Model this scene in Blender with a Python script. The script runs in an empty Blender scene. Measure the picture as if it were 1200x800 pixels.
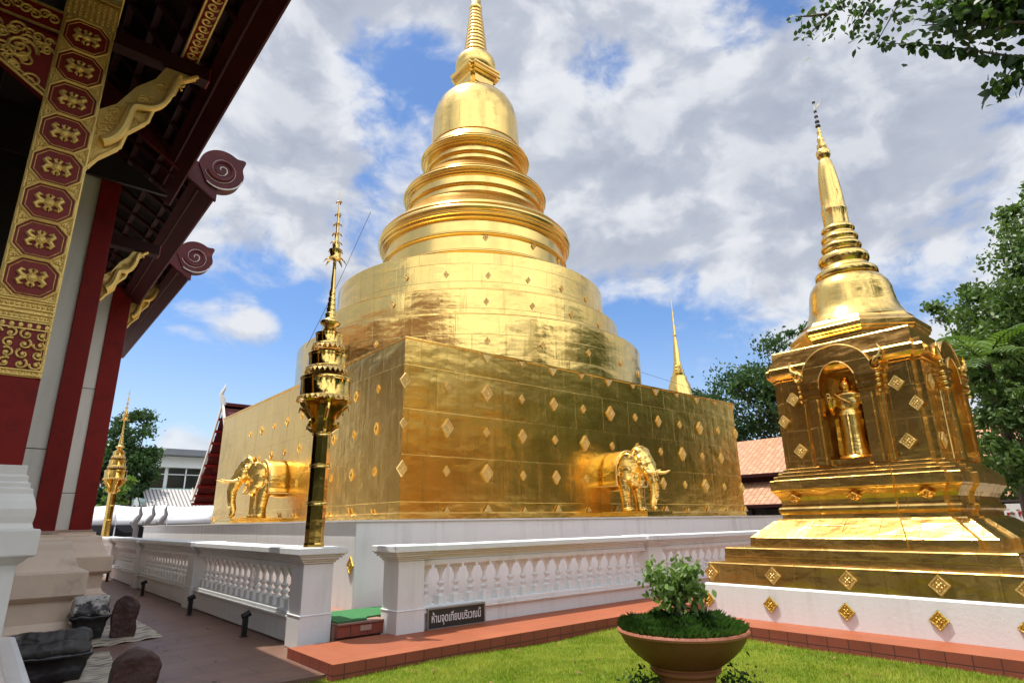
import bpy, math, random
import numpy as np
from mathutils import Matrix, Vector, Euler
random.seed(7); rng = np.random.default_rng(11)
scene = bpy.context.scene
COL = scene.collection
PI = math.pi
R = math.radians

# ------------------------------------------------------------------ camera
YAW, PIT, ROLL = 0.706980624, 0.291109451, -0.0158114628
fw = Vector((math.sin(YAW)*math.cos(PIT), math.cos(YAW)*math.cos(PIT), math.sin(PIT)))
rt = fw.cross(Vector((0, 0, 1))).normalized(); up = rt.cross(fw)
r2 = rt*math.cos(ROLL) + up*math.sin(ROLL); u2 = -rt*math.sin(ROLL) + up*math.cos(ROLL)
cam = bpy.data.cameras.new('camera'); camo = bpy.data.objects.new('camera', cam); COL.objects.link(camo)
m = Matrix((r2, u2, -fw)).transposed().to_4x4(); m.translation = (0, 0, 1.6); camo.matrix_world = m
cam.sensor_width = 36; cam.sensor_fit = 'HORIZONTAL'; cam.lens = 36*703.86/1200
cam.clip_start = 0.05; cam.clip_end = 5000
scene.camera = camo

# ------------------------------------------------------------------ light
SUN_EL = R(74)
SUN_DIR = Vector((-0.60*math.cos(SUN_EL), 0.80*math.cos(SUN_EL), math.sin(SUN_EL))).normalized()
sun = bpy.data.lights.new('sun', 'SUN'); sun.energy = 3.9; sun.angle = R(0.53); sun.color = (1, 0.95, 0.86)
suno = bpy.data.objects.new('sun', sun); COL.objects.link(suno)
suno.rotation_euler = SUN_DIR.to_track_quat('Z', 'Y').to_euler(); suno.location = (0, 0, 60)
scene.view_settings.view_transform = 'Standard'; scene.view_settings.look = 'None'
scene.view_settings.exposure = 0.66; scene.view_settings.gamma = 1

world = bpy.data.worlds.new('World'); scene.world = world; world.use_nodes = True


class NT:
    def __init__(s, nt): s.t = nt
    def n(s, typ, ins=None, **kw):
        nd = s.t.nodes.new(typ)
        for k, v in kw.items(): setattr(nd, k, v)
        for k, v in (ins or {}).items():
            sock = nd.inputs[k]
            if isinstance(v, bpy.types.NodeSocket): s.t.links.new(v, sock)
            else: sock.default_value = v
        return nd
    def m(s, op, a, b=0.0, c=None, clamp=False):
        nd = s.n('ShaderNodeMath', {0: a, 1: b}, operation=op, use_clamp=clamp)
        if c is not None:
            if isinstance(c, bpy.types.NodeSocket): s.t.links.new(c, nd.inputs[2])
            else: nd.inputs[2].default_value = c
        return nd.outputs[0]
    def vm(s, op, a, b=(0, 0, 0), out=0):
        nd = s.n('ShaderNodeVectorMath', {0: a, 1: b}, operation=op); return nd.outputs[out]
    def ramp(s, fac, stops, interp='LINEAR'):
        nd = s.n('ShaderNodeValToRGB', {'Fac': fac}); cr = nd.color_ramp; cr.interpolation = interp
        while len(cr.elements) > 1: cr.elements.remove(cr.elements[-1])
        cr.elements[0].position = stops[0][0]; cr.elements[0].color = col4(stops[0][1])
        for p, c in stops[1:]:
            e = cr.elements.new(p); e.color = col4(c)
        return nd.outputs[0]
    def mix(s, f, a, b, typ='MIX'):
        nd = s.n('ShaderNodeMix', data_type='RGBA', blend_type=typ)
        for i, v in ((0, f), (6, a), (7, b)):
            if isinstance(v, bpy.types.NodeSocket): s.t.links.new(v, nd.inputs[i])
            else: nd.inputs[i].default_value = v if i == 0 else col4(v)
        return nd.outputs[2]
    def sstep(s, v, a, b):
        nd = s.n('ShaderNodeMapRange', {0: v, 1: a, 2: b, 3: 0.0, 4: 1.0}, interpolation_type='SMOOTHSTEP'); return nd.outputs[0]
    def noise(s, vec, scale, detail=4, rough=0.55, out=0, dist=0.0):
        nd = s.n('ShaderNodeTexNoise', {'Vector': vec, 'Scale': scale, 'Detail': detail, 'Roughness': rough, 'Distortion': dist}); return nd.outputs[out]


def col4(c):
    if isinstance(c, (int, float)): return (c, c, c, 1)
    return tuple(c) if len(c) == 4 else tuple(c) + (1,)


def make_world():
    w = NT(world.node_tree); world.node_tree.nodes.clear()
    sky = w.n('ShaderNodeTexSky', sky_type='NISHITA', sun_disc=False, sun_elevation=SUN_EL,
              sun_rotation=math.atan2(SUN_DIR.x, SUN_DIR.y), air_density=1.0, dust_density=0.6, ozone_density=1.6)
    tc = w.n('ShaderNodeTexCoord'); d = tc.outputs['Generated']
    sep = w.n('ShaderNodeSeparateXYZ', {0: d}); z = sep.outputs[2]
    p = w.n('ShaderNodeCombineXYZ', {0: sep.outputs[0], 1: sep.outputs[1], 2: w.m('MULTIPLY', z, 1.55)}).outputs[0]
    warp = w.vm('SCALE', w.vm('SUBTRACT', w.noise(p, 3.0, 4, 0.55, out=1), (0.5, 0.5, 0.5)))
    warp.node.inputs['Scale'].default_value = 0.16
    p = w.vm('ADD', p, warp)
    big = w.noise(p, 3.1, 3, 0.5)
    fine = w.noise(p, 7.5, 9, 0.56)
    dens = w.m('ADD', w.m('MULTIPLY', big, 0.9), w.m('MULTIPLY', fine, 0.85))      # ~0.87 mean
    # where the real sky of that hour was open or closed
    bias = 0.16
    def bump(dirv, width, amt):
        dv = Vector(dirv).normalized()
        dt = w.vm('DOT_PRODUCT', d, tuple(dv), out=1)
        return w.m('MULTIPLY', w.sstep(dt, math.cos(width), 1.0), amt)
    crisp = w.m('MULTIPLY', w.m('SUBTRACT', w.noise(p, 22.0, 7, 0.6), 0.5), 0.42)
    tot = w.m('ADD', w.m('ADD', dens, crisp), bias)
    for dv, wd, am in (((.385, .69, .61), .16, -.42), ((.375, .80, .47), .09, -.26), ((.27, .923, .25), .19, -.46), ((.117, .967, .20), .22, -.44),
                       ((.80, .535, .22), .19, -.38), ((.70, .62, .28), .13, -.28), ((.591, .484, .646), .07, -.20), ((.70, .29, .68), .09, -.26), ((.92, .274, .28), .11, -.18),
                       ((.225, .930, .288), .11, .36), ((.275, .925, .272), .07, .22), ((.180, .948, .270), .07, .16), ((.235, .922, .305), .05, .14), ((.246, .811, .531), .24, .22), ((.756, .467, .459), .3, .22), ((.504, .54, .674), .14, .14), ((.208, .971, .118), .06, .40),
                       ((.28, .66, .69), .16, .15), ((.846, .189, .498), .25, .22)):
        tot = w.m('ADD', tot, bump(dv, wd, am))
    cov = w.sstep(tot, 0.76, 1.08)
    # lit and shaded sides of the clouds
    p2 = w.vm('ADD', p, (-0.020, 0.028, 0.05))
    dens2 = w.m('ADD', w.m('MULTIPLY', w.noise(p2, 3.1, 3, 0.5), 0.9), w.m('MULTIPLY', w.noise(p2, 7.5, 5, 0.55), 0.85))
    lit = w.sstep(w.m('SUBTRACT', dens, dens2), -0.16, 0.15)
    thick = w.sstep(tot, 0.95, 1.5)
    litv = w.m('SUBTRACT', w.m('ADD', w.m('MULTIPLY', lit, 0.75), 0.45), w.m('MULTIPLY', thick, 0.42), clamp=True)
    ccol = w.ramp(litv, [(0.0, (2.5, 2.8, 3.5)), (0.5, (3.4, 3.65, 4.25)), (1.0, (5.1, 5.25, 5.55))])
    # added cloud brightness near the sun and behind the camera lifts shaded faces
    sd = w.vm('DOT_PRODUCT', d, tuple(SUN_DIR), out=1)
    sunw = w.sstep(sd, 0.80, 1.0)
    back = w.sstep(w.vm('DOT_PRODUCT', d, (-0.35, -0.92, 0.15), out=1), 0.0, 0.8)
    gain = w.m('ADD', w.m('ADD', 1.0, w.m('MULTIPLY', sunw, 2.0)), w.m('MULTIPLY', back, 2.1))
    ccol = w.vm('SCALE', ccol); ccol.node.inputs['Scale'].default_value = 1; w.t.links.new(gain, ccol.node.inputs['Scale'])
    skyc = w.mix(1.0, sky.outputs[0], (0.74, 0.92, 1.13), 'MULTIPLY')
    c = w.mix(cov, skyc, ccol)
    # pale haze band at the horizon
    hz = w.m('MULTIPLY', w.sstep(z, 0.34, 0.0), 0.55)
    c = w.mix(hz, c, (5.2, 5.8, 6.4))
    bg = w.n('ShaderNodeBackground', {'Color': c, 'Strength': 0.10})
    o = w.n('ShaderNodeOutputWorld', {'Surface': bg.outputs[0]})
make_world()
scene.cycles.max_bounces = 8; scene.cycles.glossy_bounces = 5; scene.cycles.diffuse_bounces = 4
scene.cycles.sample_clamp_indirect = 6.0; scene.cycles.use_denoising = True
scene.cycles.caustics_reflective = False; scene.cycles.caustics_refractive = False

# ------------------------------------------------------------------ mesh builder
class MB:
    def __init__(s): s.v = []; s.f = []; s.uv = []; s.mi = []; s.sm = []
    def add(s, verts, faces, mat=0, smooth=False, uvs=None, xf=None):
        b = len(s.v)
        if xf is not None: verts = [tuple(xf @ Vector(q)) for q in verts]
        s.v.extend([tuple(q) for q in verts])
        for i, f in enumerate(faces):
            s.f.append(tuple(b+k for k in f)); s.mi.append(mat); s.sm.append(smooth)
            s.uv.append(uvs[i] if uvs else None)
        return s
    def box(s, x0, y0, z0, x1, y1, z1, mat=0, xf=None):
        v = [(x0, y0, z0), (x1, y0, z0), (x1, y1, z0), (x0, y1, z0), (x0, y0, z1), (x1, y0, z1), (x1, y1, z1), (x0, y1, z1)]
        return s.add(v, [(0, 3, 2, 1), (4, 5, 6, 7), (0, 1, 5, 4), (1, 2, 6, 5), (2, 3, 7, 6), (3, 0, 4, 7)], mat, False, None, xf)
    def bar(s, a, b, w, h, mat=0, upv=(0, 0, 1)):
        a = Vector(a); b = Vector(b); d = b-a; L = d.length; d.normalize()
        sd = d.cross(Vector(upv))
        if sd.length < 1e-4: sd = d.cross(Vector((1, 0, 0)))
        sd.normalize(); u = sd.cross(d)
        mt = Matrix((sd, d, u)).transposed().to_4x4(); mt.translation = a
        return s.box(-w/2, 0, -h/2, w/2, L, h/2, mat, mt)
    def loft(s, outline, prof, cx=0, cy=0, mat=0, cap=True, smooth=False):
        n = len(outline); v = []
        for w, z in prof:
            for (x, y) in outline: v.append((cx+x*w, cy+y*w, z))
        f = []
        for i in range(len(prof)-1):
            for j in range(n):
                k = (j+1) % n
                f.append((i*n+j, i*n+k, (i+1)*n+k, (i+1)*n+j))
        if cap:
            f.append(tuple(reversed(range(n)))); f.append(tuple((len(prof)-1)*n+j for j in range(n)))
        return s.add(v, f, mat, smooth)
    def rloft(s, x0, y0, x1, y1, prof, mat=0):
        v = []
        for d, z in prof: v += [(x0-d, y0-d, z), (x1+d, y0-d, z), (x1+d, y1+d, z), (x0-d, y1+d, z)]
        f = []
        for i in range(len(prof)-1):
            for j in range(4):
                k = (j+1) % 4; f.append((i*4+j, i*4+k, (i+1)*4+k, (i+1)*4+j))
        e = (len(prof)-1)*4
        f += [(3, 2, 1, 0), (e, e+1, e+2, e+3)]
        return s.add(v, f, mat)
    def lathe(s, prof, seg=32, cx=0, cy=0, mat=0, smooth=True, xf=None, cap=True):
        v = []; f = []; uvs = []
        rm = max(r for r, z in prof); n = len(prof)
        sl = [0]
        for i in range(1, n): sl.append(sl[-1]+math.hypot(prof[i][0]-prof[i-1][0], prof[i][1]-prof[i-1][1]))
        for (r, z) in prof:
            for j in range(seg):
                a = 2*PI*j/seg; v.append((cx+r*math.cos(a), cy+r*math.sin(a), z))
        for i in range(n-1):
            for j in range(seg):
                k = (j+1) % seg
                f.append((i*seg+j, i*seg+k, (i+1)*seg+k, (i+1)*seg+j))
                u0 = 2*PI*j/seg*rm; u1 = 2*PI*(j+1)/seg*rm
                uvs.append([(u0, sl[i]), (u1, sl[i]), (u1, sl[i+1]), (u0, sl[i+1])])
        if cap:
            if prof[0][0] > 1e-5: f.append(tuple(reversed(range(seg)))); uvs.append(None)
            if prof[-1][0] > 1e-5: f.append(tuple((n-1)*seg+j for j in range(seg))); uvs.append(None)
        return s.add(v, f, mat, smooth, uvs, xf)
    def tube(s, pts, rad, seg=8, mat=0, smooth=True, xf=None):
        pts = [Vector(p) for p in pts]; n = len(pts)
        if isinstance(rad, (int, float)): rad = [rad]*n
        v = []; f = []; prev = None
        for i, p in enumerate(pts):
            t = (pts[min(i+1, n-1)]-pts[max(i-1, 0)]).normalized()
            if prev is None:
                a = t.cross(Vector((0, 0, 1)))
                if a.length < .1: a = t.cross(Vector((1, 0, 0)))
            else: a = prev - t*prev.dot(t)
            a.normalize(); prev = a; b = t.cross(a)
            for j in range(seg):
                g = 2*PI*j/seg; v.append(tuple(p+(a*math.cos(g)+b*math.sin(g))*rad[i]))
        for i in range(n-1):
            for j in range(seg):
                k = (j+1) % seg; f.append((i*seg+j, i*seg+k, (i+1)*seg+k, (i+1)*seg+j))
        f.append(tuple(reversed(range(seg)))); f.append(tuple((n-1)*seg+j for j in range(seg)))
        return s.add(v, f, mat, smooth, None, xf)
    def ell(s, c, r, seg=14, rings=9, mat=0, rot=None, xf=None):
        if isinstance(r, (int, float)): r = (r, r, r)
        v = []; f = []
        q = Euler(rot).to_matrix() if rot else Matrix.Identity(3)
        for i in range(rings+1):
            th = PI*i/rings
            for j in range(seg):
                a = 2*PI*j/seg
                p = q @ Vector((r[0]*math.sin(th)*math.cos(a), r[1]*math.sin(th)*math.sin(a), -r[2]*math.cos(th)))
                v.append((c[0]+p.x, c[1]+p.y, c[2]+p.z))
        for i in range(rings):
            for j in range(seg):
                k = (j+1) % seg
                if i == 0: f.append((j, seg+k, seg+j))
                elif i == rings-1: f.append((i*seg+j, i*seg+k, (i+1)*seg+j))
                else: f.append((i*seg+j, i*seg+k, (i+1)*seg+k, (i+1)*seg+j))
        return s.add(v, f, mat, True, None, xf)
    def plate(s, poly, o, u, w, th, mat=0, smooth=False):
        """flat outline poly (a,b) in the plane o + a*u + b*w, thickened by th along u x w"""
        o = Vector(o); u = Vector(u); w = Vector(w); nn = u.cross(w).normalized()*th
        n = len(poly)
        v = [tuple(o+u*a+w*b) for a, b in poly] + [tuple(o+u*a+w*b+nn) for a, b in poly]
        f = [tuple(reversed(range(n))), tuple(range(n, 2*n))] + [(i, (i+1) % n, n+(i+1) % n, n+i) for i in range(n)]
        return s.add(v, f, mat, smooth)
    def build(s, name, mats, parent=None, bevel=0, sharp=35):
        me = bpy.data.meshes.new(name)
        off = parent_loc(parent)
        v = [(a-off[0], b-off[1], c-off[2]) for a, b, c in s.v]
        me.from_pydata(v, [], s.f)
        if not isinstance(mats, (list, tuple)): mats = [mats]
        for mm in mats: me.materials.append(mm)
        me.polygons.foreach_set('material_index', s.mi)
        anysm = any(s.sm)
        me.polygons.foreach_set('use_smooth', [True]*len(s.f) if anysm else [False]*len(s.f))
        me.update()
        uvl = me.uv_layers.new(name='UVMap'); data = np.zeros(len(me.loops)*2)
        li = 0
        for pi, f in enumerate(s.f):
            u = s.uv[pi]
            if u is None:
                nn = me.polygons[pi].normal
                if abs(nn.z) > .75: u = [(s.v[k][0], s.v[k][1]) for k in f]
                else:
                    t = Vector((-nn.y, nn.x)).normalized(); u = [(s.v[k][0]*t.x+s.v[k][1]*t.y, s.v[k][2]) for k in f]
            for q in u:
                data[li] = q[0]; data[li+1] = q[1]; li += 2
        uvl.data.foreach_set('uv', data)
        if anysm: me.set_sharp_from_angle(angle=R(sharp))
        o = bpy.data.objects.new(name, me); COL.objects.link(o)
        if parent is not None: o.parent = parent
        if bevel:
            bm = o.modifiers.new('edge', 'BEVEL'); bm.width = bevel; bm.segments = 2; bm.limit_method = 'ANGLE'; bm.angle_limit = R(40)
            bm.harden_normals = False
        if parent is None: LOC[o.name] = (0, 0, 0)
        else: LOC[o.name] = off
        return o

LOC = {}
def parent_loc(p): return (0, 0, 0) if p is None else LOC[p.name]
def tag(o, label=None, cat=None, group=None, kind=None):
    if label: o['label'] = label
    if cat: o['category'] = cat
    if group: o['group'] = group
    if kind: o['kind'] = kind
    return o
def thing(name, label, cat, loc=(0, 0, 0), group=None):
    o = bpy.data.objects.new(name, None); COL.objects.link(o); o.location = loc; o.empty_display_size = .2
    LOC[o.name] = tuple(loc); return tag(o, label, cat, group)
def copy_tree(o, parent=None):
    c = o.copy(); COL.objects.link(c)
    if parent is not None: c.parent = parent
    LOC[c.name] = LOC.get(o.name, (0, 0, 0))
    for ch in list(o.children): copy_tree(ch, c)
    return c
def recenter(o, loc):
    """give a one-mesh top-level object its origin at loc"""
    o.data.transform(Matrix.Translation((-loc[0], -loc[1], -loc[2]))); o.location = loc; LOC[o.name] = tuple(loc); return o
def fused(mb, voxel, smooth=4, name='body', mats=None, parent=None, factor=.5):
    """one continuous skin grown over the builder's overlapping forms"""
    o = mb.build('tmp', mats, None)
    rm = o.modifiers.new('r', 'REMESH'); rm.mode = 'VOXEL'; rm.voxel_size = voxel
    sm = o.modifiers.new('s', 'SMOOTH'); sm.iterations = smooth; sm.factor = factor
    dg = bpy.context.evaluated_depsgraph_get(); me = bpy.data.meshes.new_from_object(o.evaluated_get(dg))
    bpy.data.objects.remove(o)
    off = parent_loc(parent); me.transform(Matrix.Translation((-off[0], -off[1], -off[2])))
    me.materials.clear()
    for mm in (mats if isinstance(mats, (list, tuple)) else [mats]): me.materials.append(mm)
    me.polygons.foreach_set('use_smooth', [True]*len(me.polygons))
    me.name = name; o = bpy.data.objects.new(name, me); COL.objects.link(o)
    if parent is not None: o.parent = parent
    LOC[o.name] = off
    return o

# ------------------------------------------------------------------ materials
def mat(name):
    mm = bpy.data.materials.new(name); mm.use_nodes = True; mm.node_tree.nodes.clear(); return mm, NT(mm.node_tree)
def finish(w, bsdf):
    w.n('ShaderNodeOutputMaterial', {'Surface': bsdf})

def gold(name, col=(0.80, 0.55, 0.17), rough=.22, pw=1.17, ph=.58, tilt=.035, wr=.35, wscale=1.6, tarnish=.25, seam=True):
    mm, w = mat(name)
    tc = w.n('ShaderNodeTexCoord'); uv = tc.outputs['UV']; ob = tc.outputs['Object']
    sp = w.n('ShaderNodeSeparateXYZ', {0: uv})
    fv = w.m('FLOOR', w.m('DIVIDE', sp.outputs[1], ph))
    un = w.m('ADD', w.m('DIVIDE', sp.outputs[0], pw), w.m('MULTIPLY', fv, 0.37))
    cell = w.n('ShaderNodeCombineXYZ', {0: w.m('FLOOR', un), 1: fv, 2: 0.0}).outputs[0]
    wn = w.n('ShaderNodeTexWhiteNoise', {'Vector': cell}, noise_dimensions='3D')
    geo = w.n('ShaderNodeNewGeometry')
    dv = w.vm('SUBTRACT', wn.outputs['Color'], (.5, .5, .5))
    dvs = w.vm('SCALE', dv); dvs.node.inputs['Scale'].default_value = tilt
    nrm = w.vm('NORMALIZE', w.vm('ADD', geo.outputs['Normal'], dvs))
    fu = w.m('FRACT', un); fr = w.m('FRACT', w.m('DIVIDE', sp.outputs[1], ph))
    du = w.m('MULTIPLY', w.m('MINIMUM', fu, w.m('SUBTRACT', 1.0, fu)), pw)
    dvv = w.m('MULTIPLY', w.m('MINIMUM', fr, w.m('SUBTRACT', 1.0, fr)), ph)
    de = w.m('MINIMUM', du, dvv)
    edge = w.sstep(de, 0.0, 0.014)
    swell = w.sstep(de, 0.0, 0.22)
    buck = w.noise(w.vm('MULTIPLY', ob, (1.0, 1.0, 2.2)), wscale, 2.5, .42)
    vert = w.noise(w.vm('MULTIPLY', ob, (5.0, 5.0, .35)), 1.2, 3, .5)
    h = w.m('ADD', w.m('MULTIPLY', buck, .075), w.m('MULTIPLY', vert, .016))
    dents = w.m('ADD', w.m('MULTIPLY', w.noise(ob, 6.5, 3, .5), .010), w.m('MULTIPLY', w.noise(ob, 19.0, 2, .5), .0022))
    if seam: h = w.m('ADD', w.m('ADD', h, dents), w.m('ADD', w.m('MULTIPLY', edge, .006), w.m('MULTIPLY', swell, .004)))
    bp = w.n('ShaderNodeBump', {'Strength': wr, 'Distance': 1.0, 'Height': h, 'Normal': nrm})
    tn = w.noise(w.vm('MULTIPLY', ob, (1.0, 1.0, .6)), .8, 3, .5)
    c = w.mix(w.m('MULTIPLY', w.sstep(tn, .42, .75), tarnish), col, (col[0]*.62, col[1]*.5, col[2]*.45))
    c = w.mix(w.m('MULTIPLY', wn.outputs['Value'], .13), c, (col[0]*.8, col[1]*.74, col[2]*.6))
    if seam: c = w.mix(w.m('MULTIPLY', w.m('SUBTRACT', 1.0, edge), .16), c, (.25, .14, .03))
    if seam:
        stk = w.noise(w.vm('MULTIPLY', ob, (4.0, 4.0, .22)), 1.6, 5, .6)
        c = w.mix(w.m('MULTIPLY', w.sstep(stk, .54, .74), .42), c, (.36, .19, .05))
    ro = w.m('ADD', rough, w.m('MULTIPLY', w.noise(ob, 1.3, 2, .5), .10))
    b = w.n('ShaderNodeBsdfPrincipled', {'Base Color': c, 'Metallic': 1.0, 'Roughness': ro, 'Normal': bp.outputs[0]})
    finish(w, b.outputs[0]); return mm

def simple(name, col, rough=.6, metal=0.0, var=.12, vscale=3.0, bump=0.0, bscale=40.0, dirt=None, dscale=1.2, dlo=.5, dhi=.75, spec=.5):
    mm, w = mat(name)
    tc = w.n('ShaderNodeTexCoord'); ob = tc.outputs['Object']
    nz = w.noise(ob, vscale, 6, .6)
    c = w.mix(nz, tuple(k*(1-var) for k in col), tuple(min(1, k*(1+var)) for k in col))
    if dirt: c = w.mix(w.sstep(w.noise(ob, dscale, 7, .68), dlo, dhi), c, dirt)
    ins = {'Base Color': c, 'Roughness': w.m('ADD', rough-.06, w.m('MULTIPLY', nz, .12)), 'Metallic': metal, 'Specular IOR Level': spec}
    if bump:
        bp = w.n('ShaderNodeBump', {'Strength': bump, 'Distance': .02, 'Height': w.noise(ob, bscale, 5, .6)}); ins['Normal'] = bp.outputs[0]
    b = w.n('ShaderNodeBsdfPrincipled', ins); finish(w, b.outputs[0]); return mm

def leafm(name, a, b, trans=.35, rough=.45):
    mm, w = mat(name)
    g = w.n('ShaderNodeNewGeometry'); rp = g.outputs['Random Per Island']
    tc = w.n('ShaderNodeTexCoord')
    c = w.mix(rp, a, b)
    c = w.mix(w.m('MULTIPLY', w.noise(tc.outputs['Object'], .6, 3, .6), .5), c, tuple(.5*(p+q) for p, q in zip(a, b)))
    pb = w.n('ShaderNodeBsdfPrincipled', {'Base Color': c, 'Roughness': rough, 'Specular IOR Level': .35})
    tb = w.n('ShaderNodeBsdfTranslucent', {'Color': w.mix(1.0, c, (1.0, 1.15, .5), 'MULTIPLY')})
    mx = w.n('ShaderNodeMixShader', {0: trans, 1: pb.outputs[0], 2: tb.outputs[0]})
    finish(w, mx.outputs[0]); return mm

def white_paint(name, col=(.80, .79, .77), stain=.35):
    mm, w = mat(name)
    tc = w.n('ShaderNodeTexCoord'); ob = tc.outputs['Object']
    streak = w.noise(w.vm('MULTIPLY', ob, (6.0, 6.0, .5)), 1.0, 6, .65)
    blot = w.noise(ob, .8, 6, .6)
    f = w.m('MULTIPLY', w.m('MULTIPLY', w.sstep(streak, .46, .72), w.sstep(blot, .38, .7)), stain)
    c = w.mix(f, col, (col[0]*.62, col[1]*.60, col[2]*.54))
    c = w.mix(w.m('MULTIPLY', w.noise(ob, 3.0, 4, .6), .10), c, (col[0]*.86, col[1]*.86, col[2]*.86))
    bp = w.n('ShaderNodeBump', {'Strength': .25, 'Distance': .01, 'Height': w.noise(ob, 18.0, 5, .6)})
    b = w.n('ShaderNodeBsdfPrincipled', {'Base Color': c, 'Roughness': .55, 'Normal': bp.outputs[0], 'Specular IOR Level': .35})
    finish(w, b.outputs[0]); return mm

def tiles(name, c1, c2, grout, tw, th, gw=.006, rough=.5, off=.5, bump=.4, var=.2, stain=None):
    mm, w = mat(name)
    tc = w.n('ShaderNodeTexCoord'); uv = tc.outputs['UV']; ob = tc.outputs['Object']
    bk = w.n('ShaderNodeTexBrick', {'Vector': uv, 'Color1': col4(c1), 'Color2': col4(c2), 'Mortar': col4(grout), 'Scale': 1.0, 'Mortar Size': gw, 'Mortar Smooth': .2, 'Bias': 0.0, 'Brick Width': tw, 'Row Height': th}, offset=off, squash=1.0)
    nz = w.noise(ob, 2.2, 7, .65)
    c = w.mix(w.m('MULTIPLY', w.sstep(nz, .35, .75), var), bk.outputs[0], tuple(k*.55 for k in c1))
    if stain: c = w.mix(w.sstep(w.noise(ob, .55, 6, .65), .5, .72), c, stain)
    h = w.m('ADD', w.m('MULTIPLY', w.m('SUBTRACT', 1.0, bk.outputs[1]), .6), w.m('MULTIPLY', w.noise(ob, 30.0, 4, .6), .3))
    bp = w.n('ShaderNodeBump', {'Strength': bump, 'Distance': .008, 'Height': h})
    ro = w.m('ADD', rough, w.m('MULTIPLY', w.noise(ob, 1.7, 5, .6), .2))
    b = w.n('ShaderNodeBsdfPrincipled', {'Base Color': c, 'Roughness': ro, 'Normal': bp.outputs[0]})
    finish(w, b.outputs[0]); return mm

G_CUBE = gold('gilded sheet cube', rough=.21, pw=1.17, ph=1.02, tilt=.018, wr=.36, wscale=1.3, tarnish=.30, col=(.86, .56, .145))
G_DRUM = gold('gilded sheet drum', rough=.15, pw=1.3, ph=.62, tilt=.05, wr=.40, wscale=1.1, tarnish=.2)
G_RING = gold('gilded moulding', rough=.17, pw=2.4, ph=5, tilt=.012, wr=.14, wscale=1.3, tarnish=.12, seam=False)
G_SMALL = gold('gilded sheet small chedi', rough=.21, pw=.62, ph=.5, tilt=.03, wr=.30, wscale=2.4, tarnish=.3, col=(.84, .54, .17))
G_SMOOTH = gold('gilded smooth', rough=.13, pw=2, ph=3, tilt=.0, wr=.10, wscale=3.0, tarnish=.12, seam=False)
G_BODY = gold('gilded statue', rough=.19, pw=2, ph=3, tilt=.0, wr=.18, wscale=5.0, tarnish=.15, seam=False, col=(.88, .60, .17))
G_POST = gold('gilded post', rough=.07, pw=2, ph=3, tilt=.0, wr=.05, wscale=4.0, tarnish=.2, seam=False, col=(.74, .49, .13))
G_ORN = simple('gilded ornament', (.82, .57, .21), .42, .9, .25, 9, .9, 30)
G_CARVE = simple('carved gilt', (.90, .62, .20), .42, .85, .2, 12, .6, 60)
G_MOSAIC = simple('gilt glass mosaic', (.80, .46, .09), .38, .8, .6, 30, 1.0, 40)
M_WHITE = white_paint('white paint', (.79, .805, .80), .55)
M_PLINTH = white_paint('white plinth paint', (.78, .79, .78), .65)
M_CREAM = white_paint('cream white paint', (.76, .72, .64), .4)
M_MARBLE = simple('marble', (.78, .61, .46), .35, 0, .16, 2.0, .1, 20, dirt=(.34, .25, .19), dscale=1.0, dlo=.52, dhi=.80)
M_MARBLEW = simple('white marble', (.74, .71, .66), .3, 0, .12, 2.0, .1, 20, dirt=(.45, .42, .38), dscale=1.4, dlo=.58, dhi=.85)
M_RED = simple('red lacquer', (.205, .012, .008), .55, 0, .22, 5, .15, 30, dirt=(.09, .007, .006), dscale=2.2, spec=.2)
M_REDP = simple('red panel ground', (.22, .019, .013), .5, 0, .28, 8, .2, 40, spec=.3)
M_REDB = simple('bright red lacquer', (.30, .018, .012), .4, 0, .15, 4)
M_DARKRED = simple('dark red timber', (.030, .005, .004), .6, 0, .3, 5, .2, 30, spec=.2)
M_MAROON = simple('maroon timber', (.085, .009, .010), .5, 0, .3, 5, .15, 20, dirt=(.16, .035, .022), dscale=2.5, dlo=.5, dhi=.75, spec=.25)
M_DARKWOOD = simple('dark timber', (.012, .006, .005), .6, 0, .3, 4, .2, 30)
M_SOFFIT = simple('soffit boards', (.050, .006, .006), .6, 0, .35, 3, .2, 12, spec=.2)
M_SILVERLINE = simple('pale inlay line', (.72, .68, .62), .3, 0, .1)
M_TERRA = simple('terracotta', (.16, .050, .024), .5, 0, .3, 4, .3, 45, dirt=(.085, .030, .017), dscale=1.8)
M_TERRAR = simple('terracotta red', (.33, .115, .065), .55, 0, .2, 4, .2, 45)
M_CURB = tiles('red kerb tile', (.285, .072, .024), (.32, .085, .030), (.20, .05, .02), .9, .9, .004, .45, 0.0, .25, .28)
M_CURBF = tiles('red kerb face', (.26, .058, .032), (.31, .07, .04), (.10, .028, .022), .26, .4, .008, .6, 0.0, .4, .4)
M_WALK = tiles('brown walkway pavers', (.165, .084, .055), (.185, .096, .064), (.075, .038, .028), .9, .45, .007, .38, .5, .35, .45, stain=(.125, .070, .050))
M_STONE = simple('brown sema stone', (.055, .020, .014), .55, 0, .35, 6, .6, 25, dirt=(.05, .035, .02), dscale=4)
M_BLACK = simple('black plastic', (.012, .011, .012), .25, 0, .3, 6, .2, 12)
M_BLACKW = simple('blackened stone', (.018, .015, .014), .4, 0, .4, 6, .5, 18, dirt=(.45, .42, .38), dscale=3.2, dlo=.46, dhi=.50)
M_BLACKG = simple('grey black stone', (.03, .027, .025), .5, 0, .4, 6, .5, 18, dirt=(.20, .18, .16), dscale=2.6, dlo=.5, dhi=.68)
M_METALB = simple('black metal', (.015, .015, .016), .4, .3, .2)
M_GLASS = simple('lamp glass', (.5, .5, .5), .1, .0, .1)
M_MATG = simple('green mat', (.035, .17, .05), .9, 0, .3, 30, .6, 150)
M_SIGN = simple('sign face', (.022, .028, .027), .35, 0, .2, 8)
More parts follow.
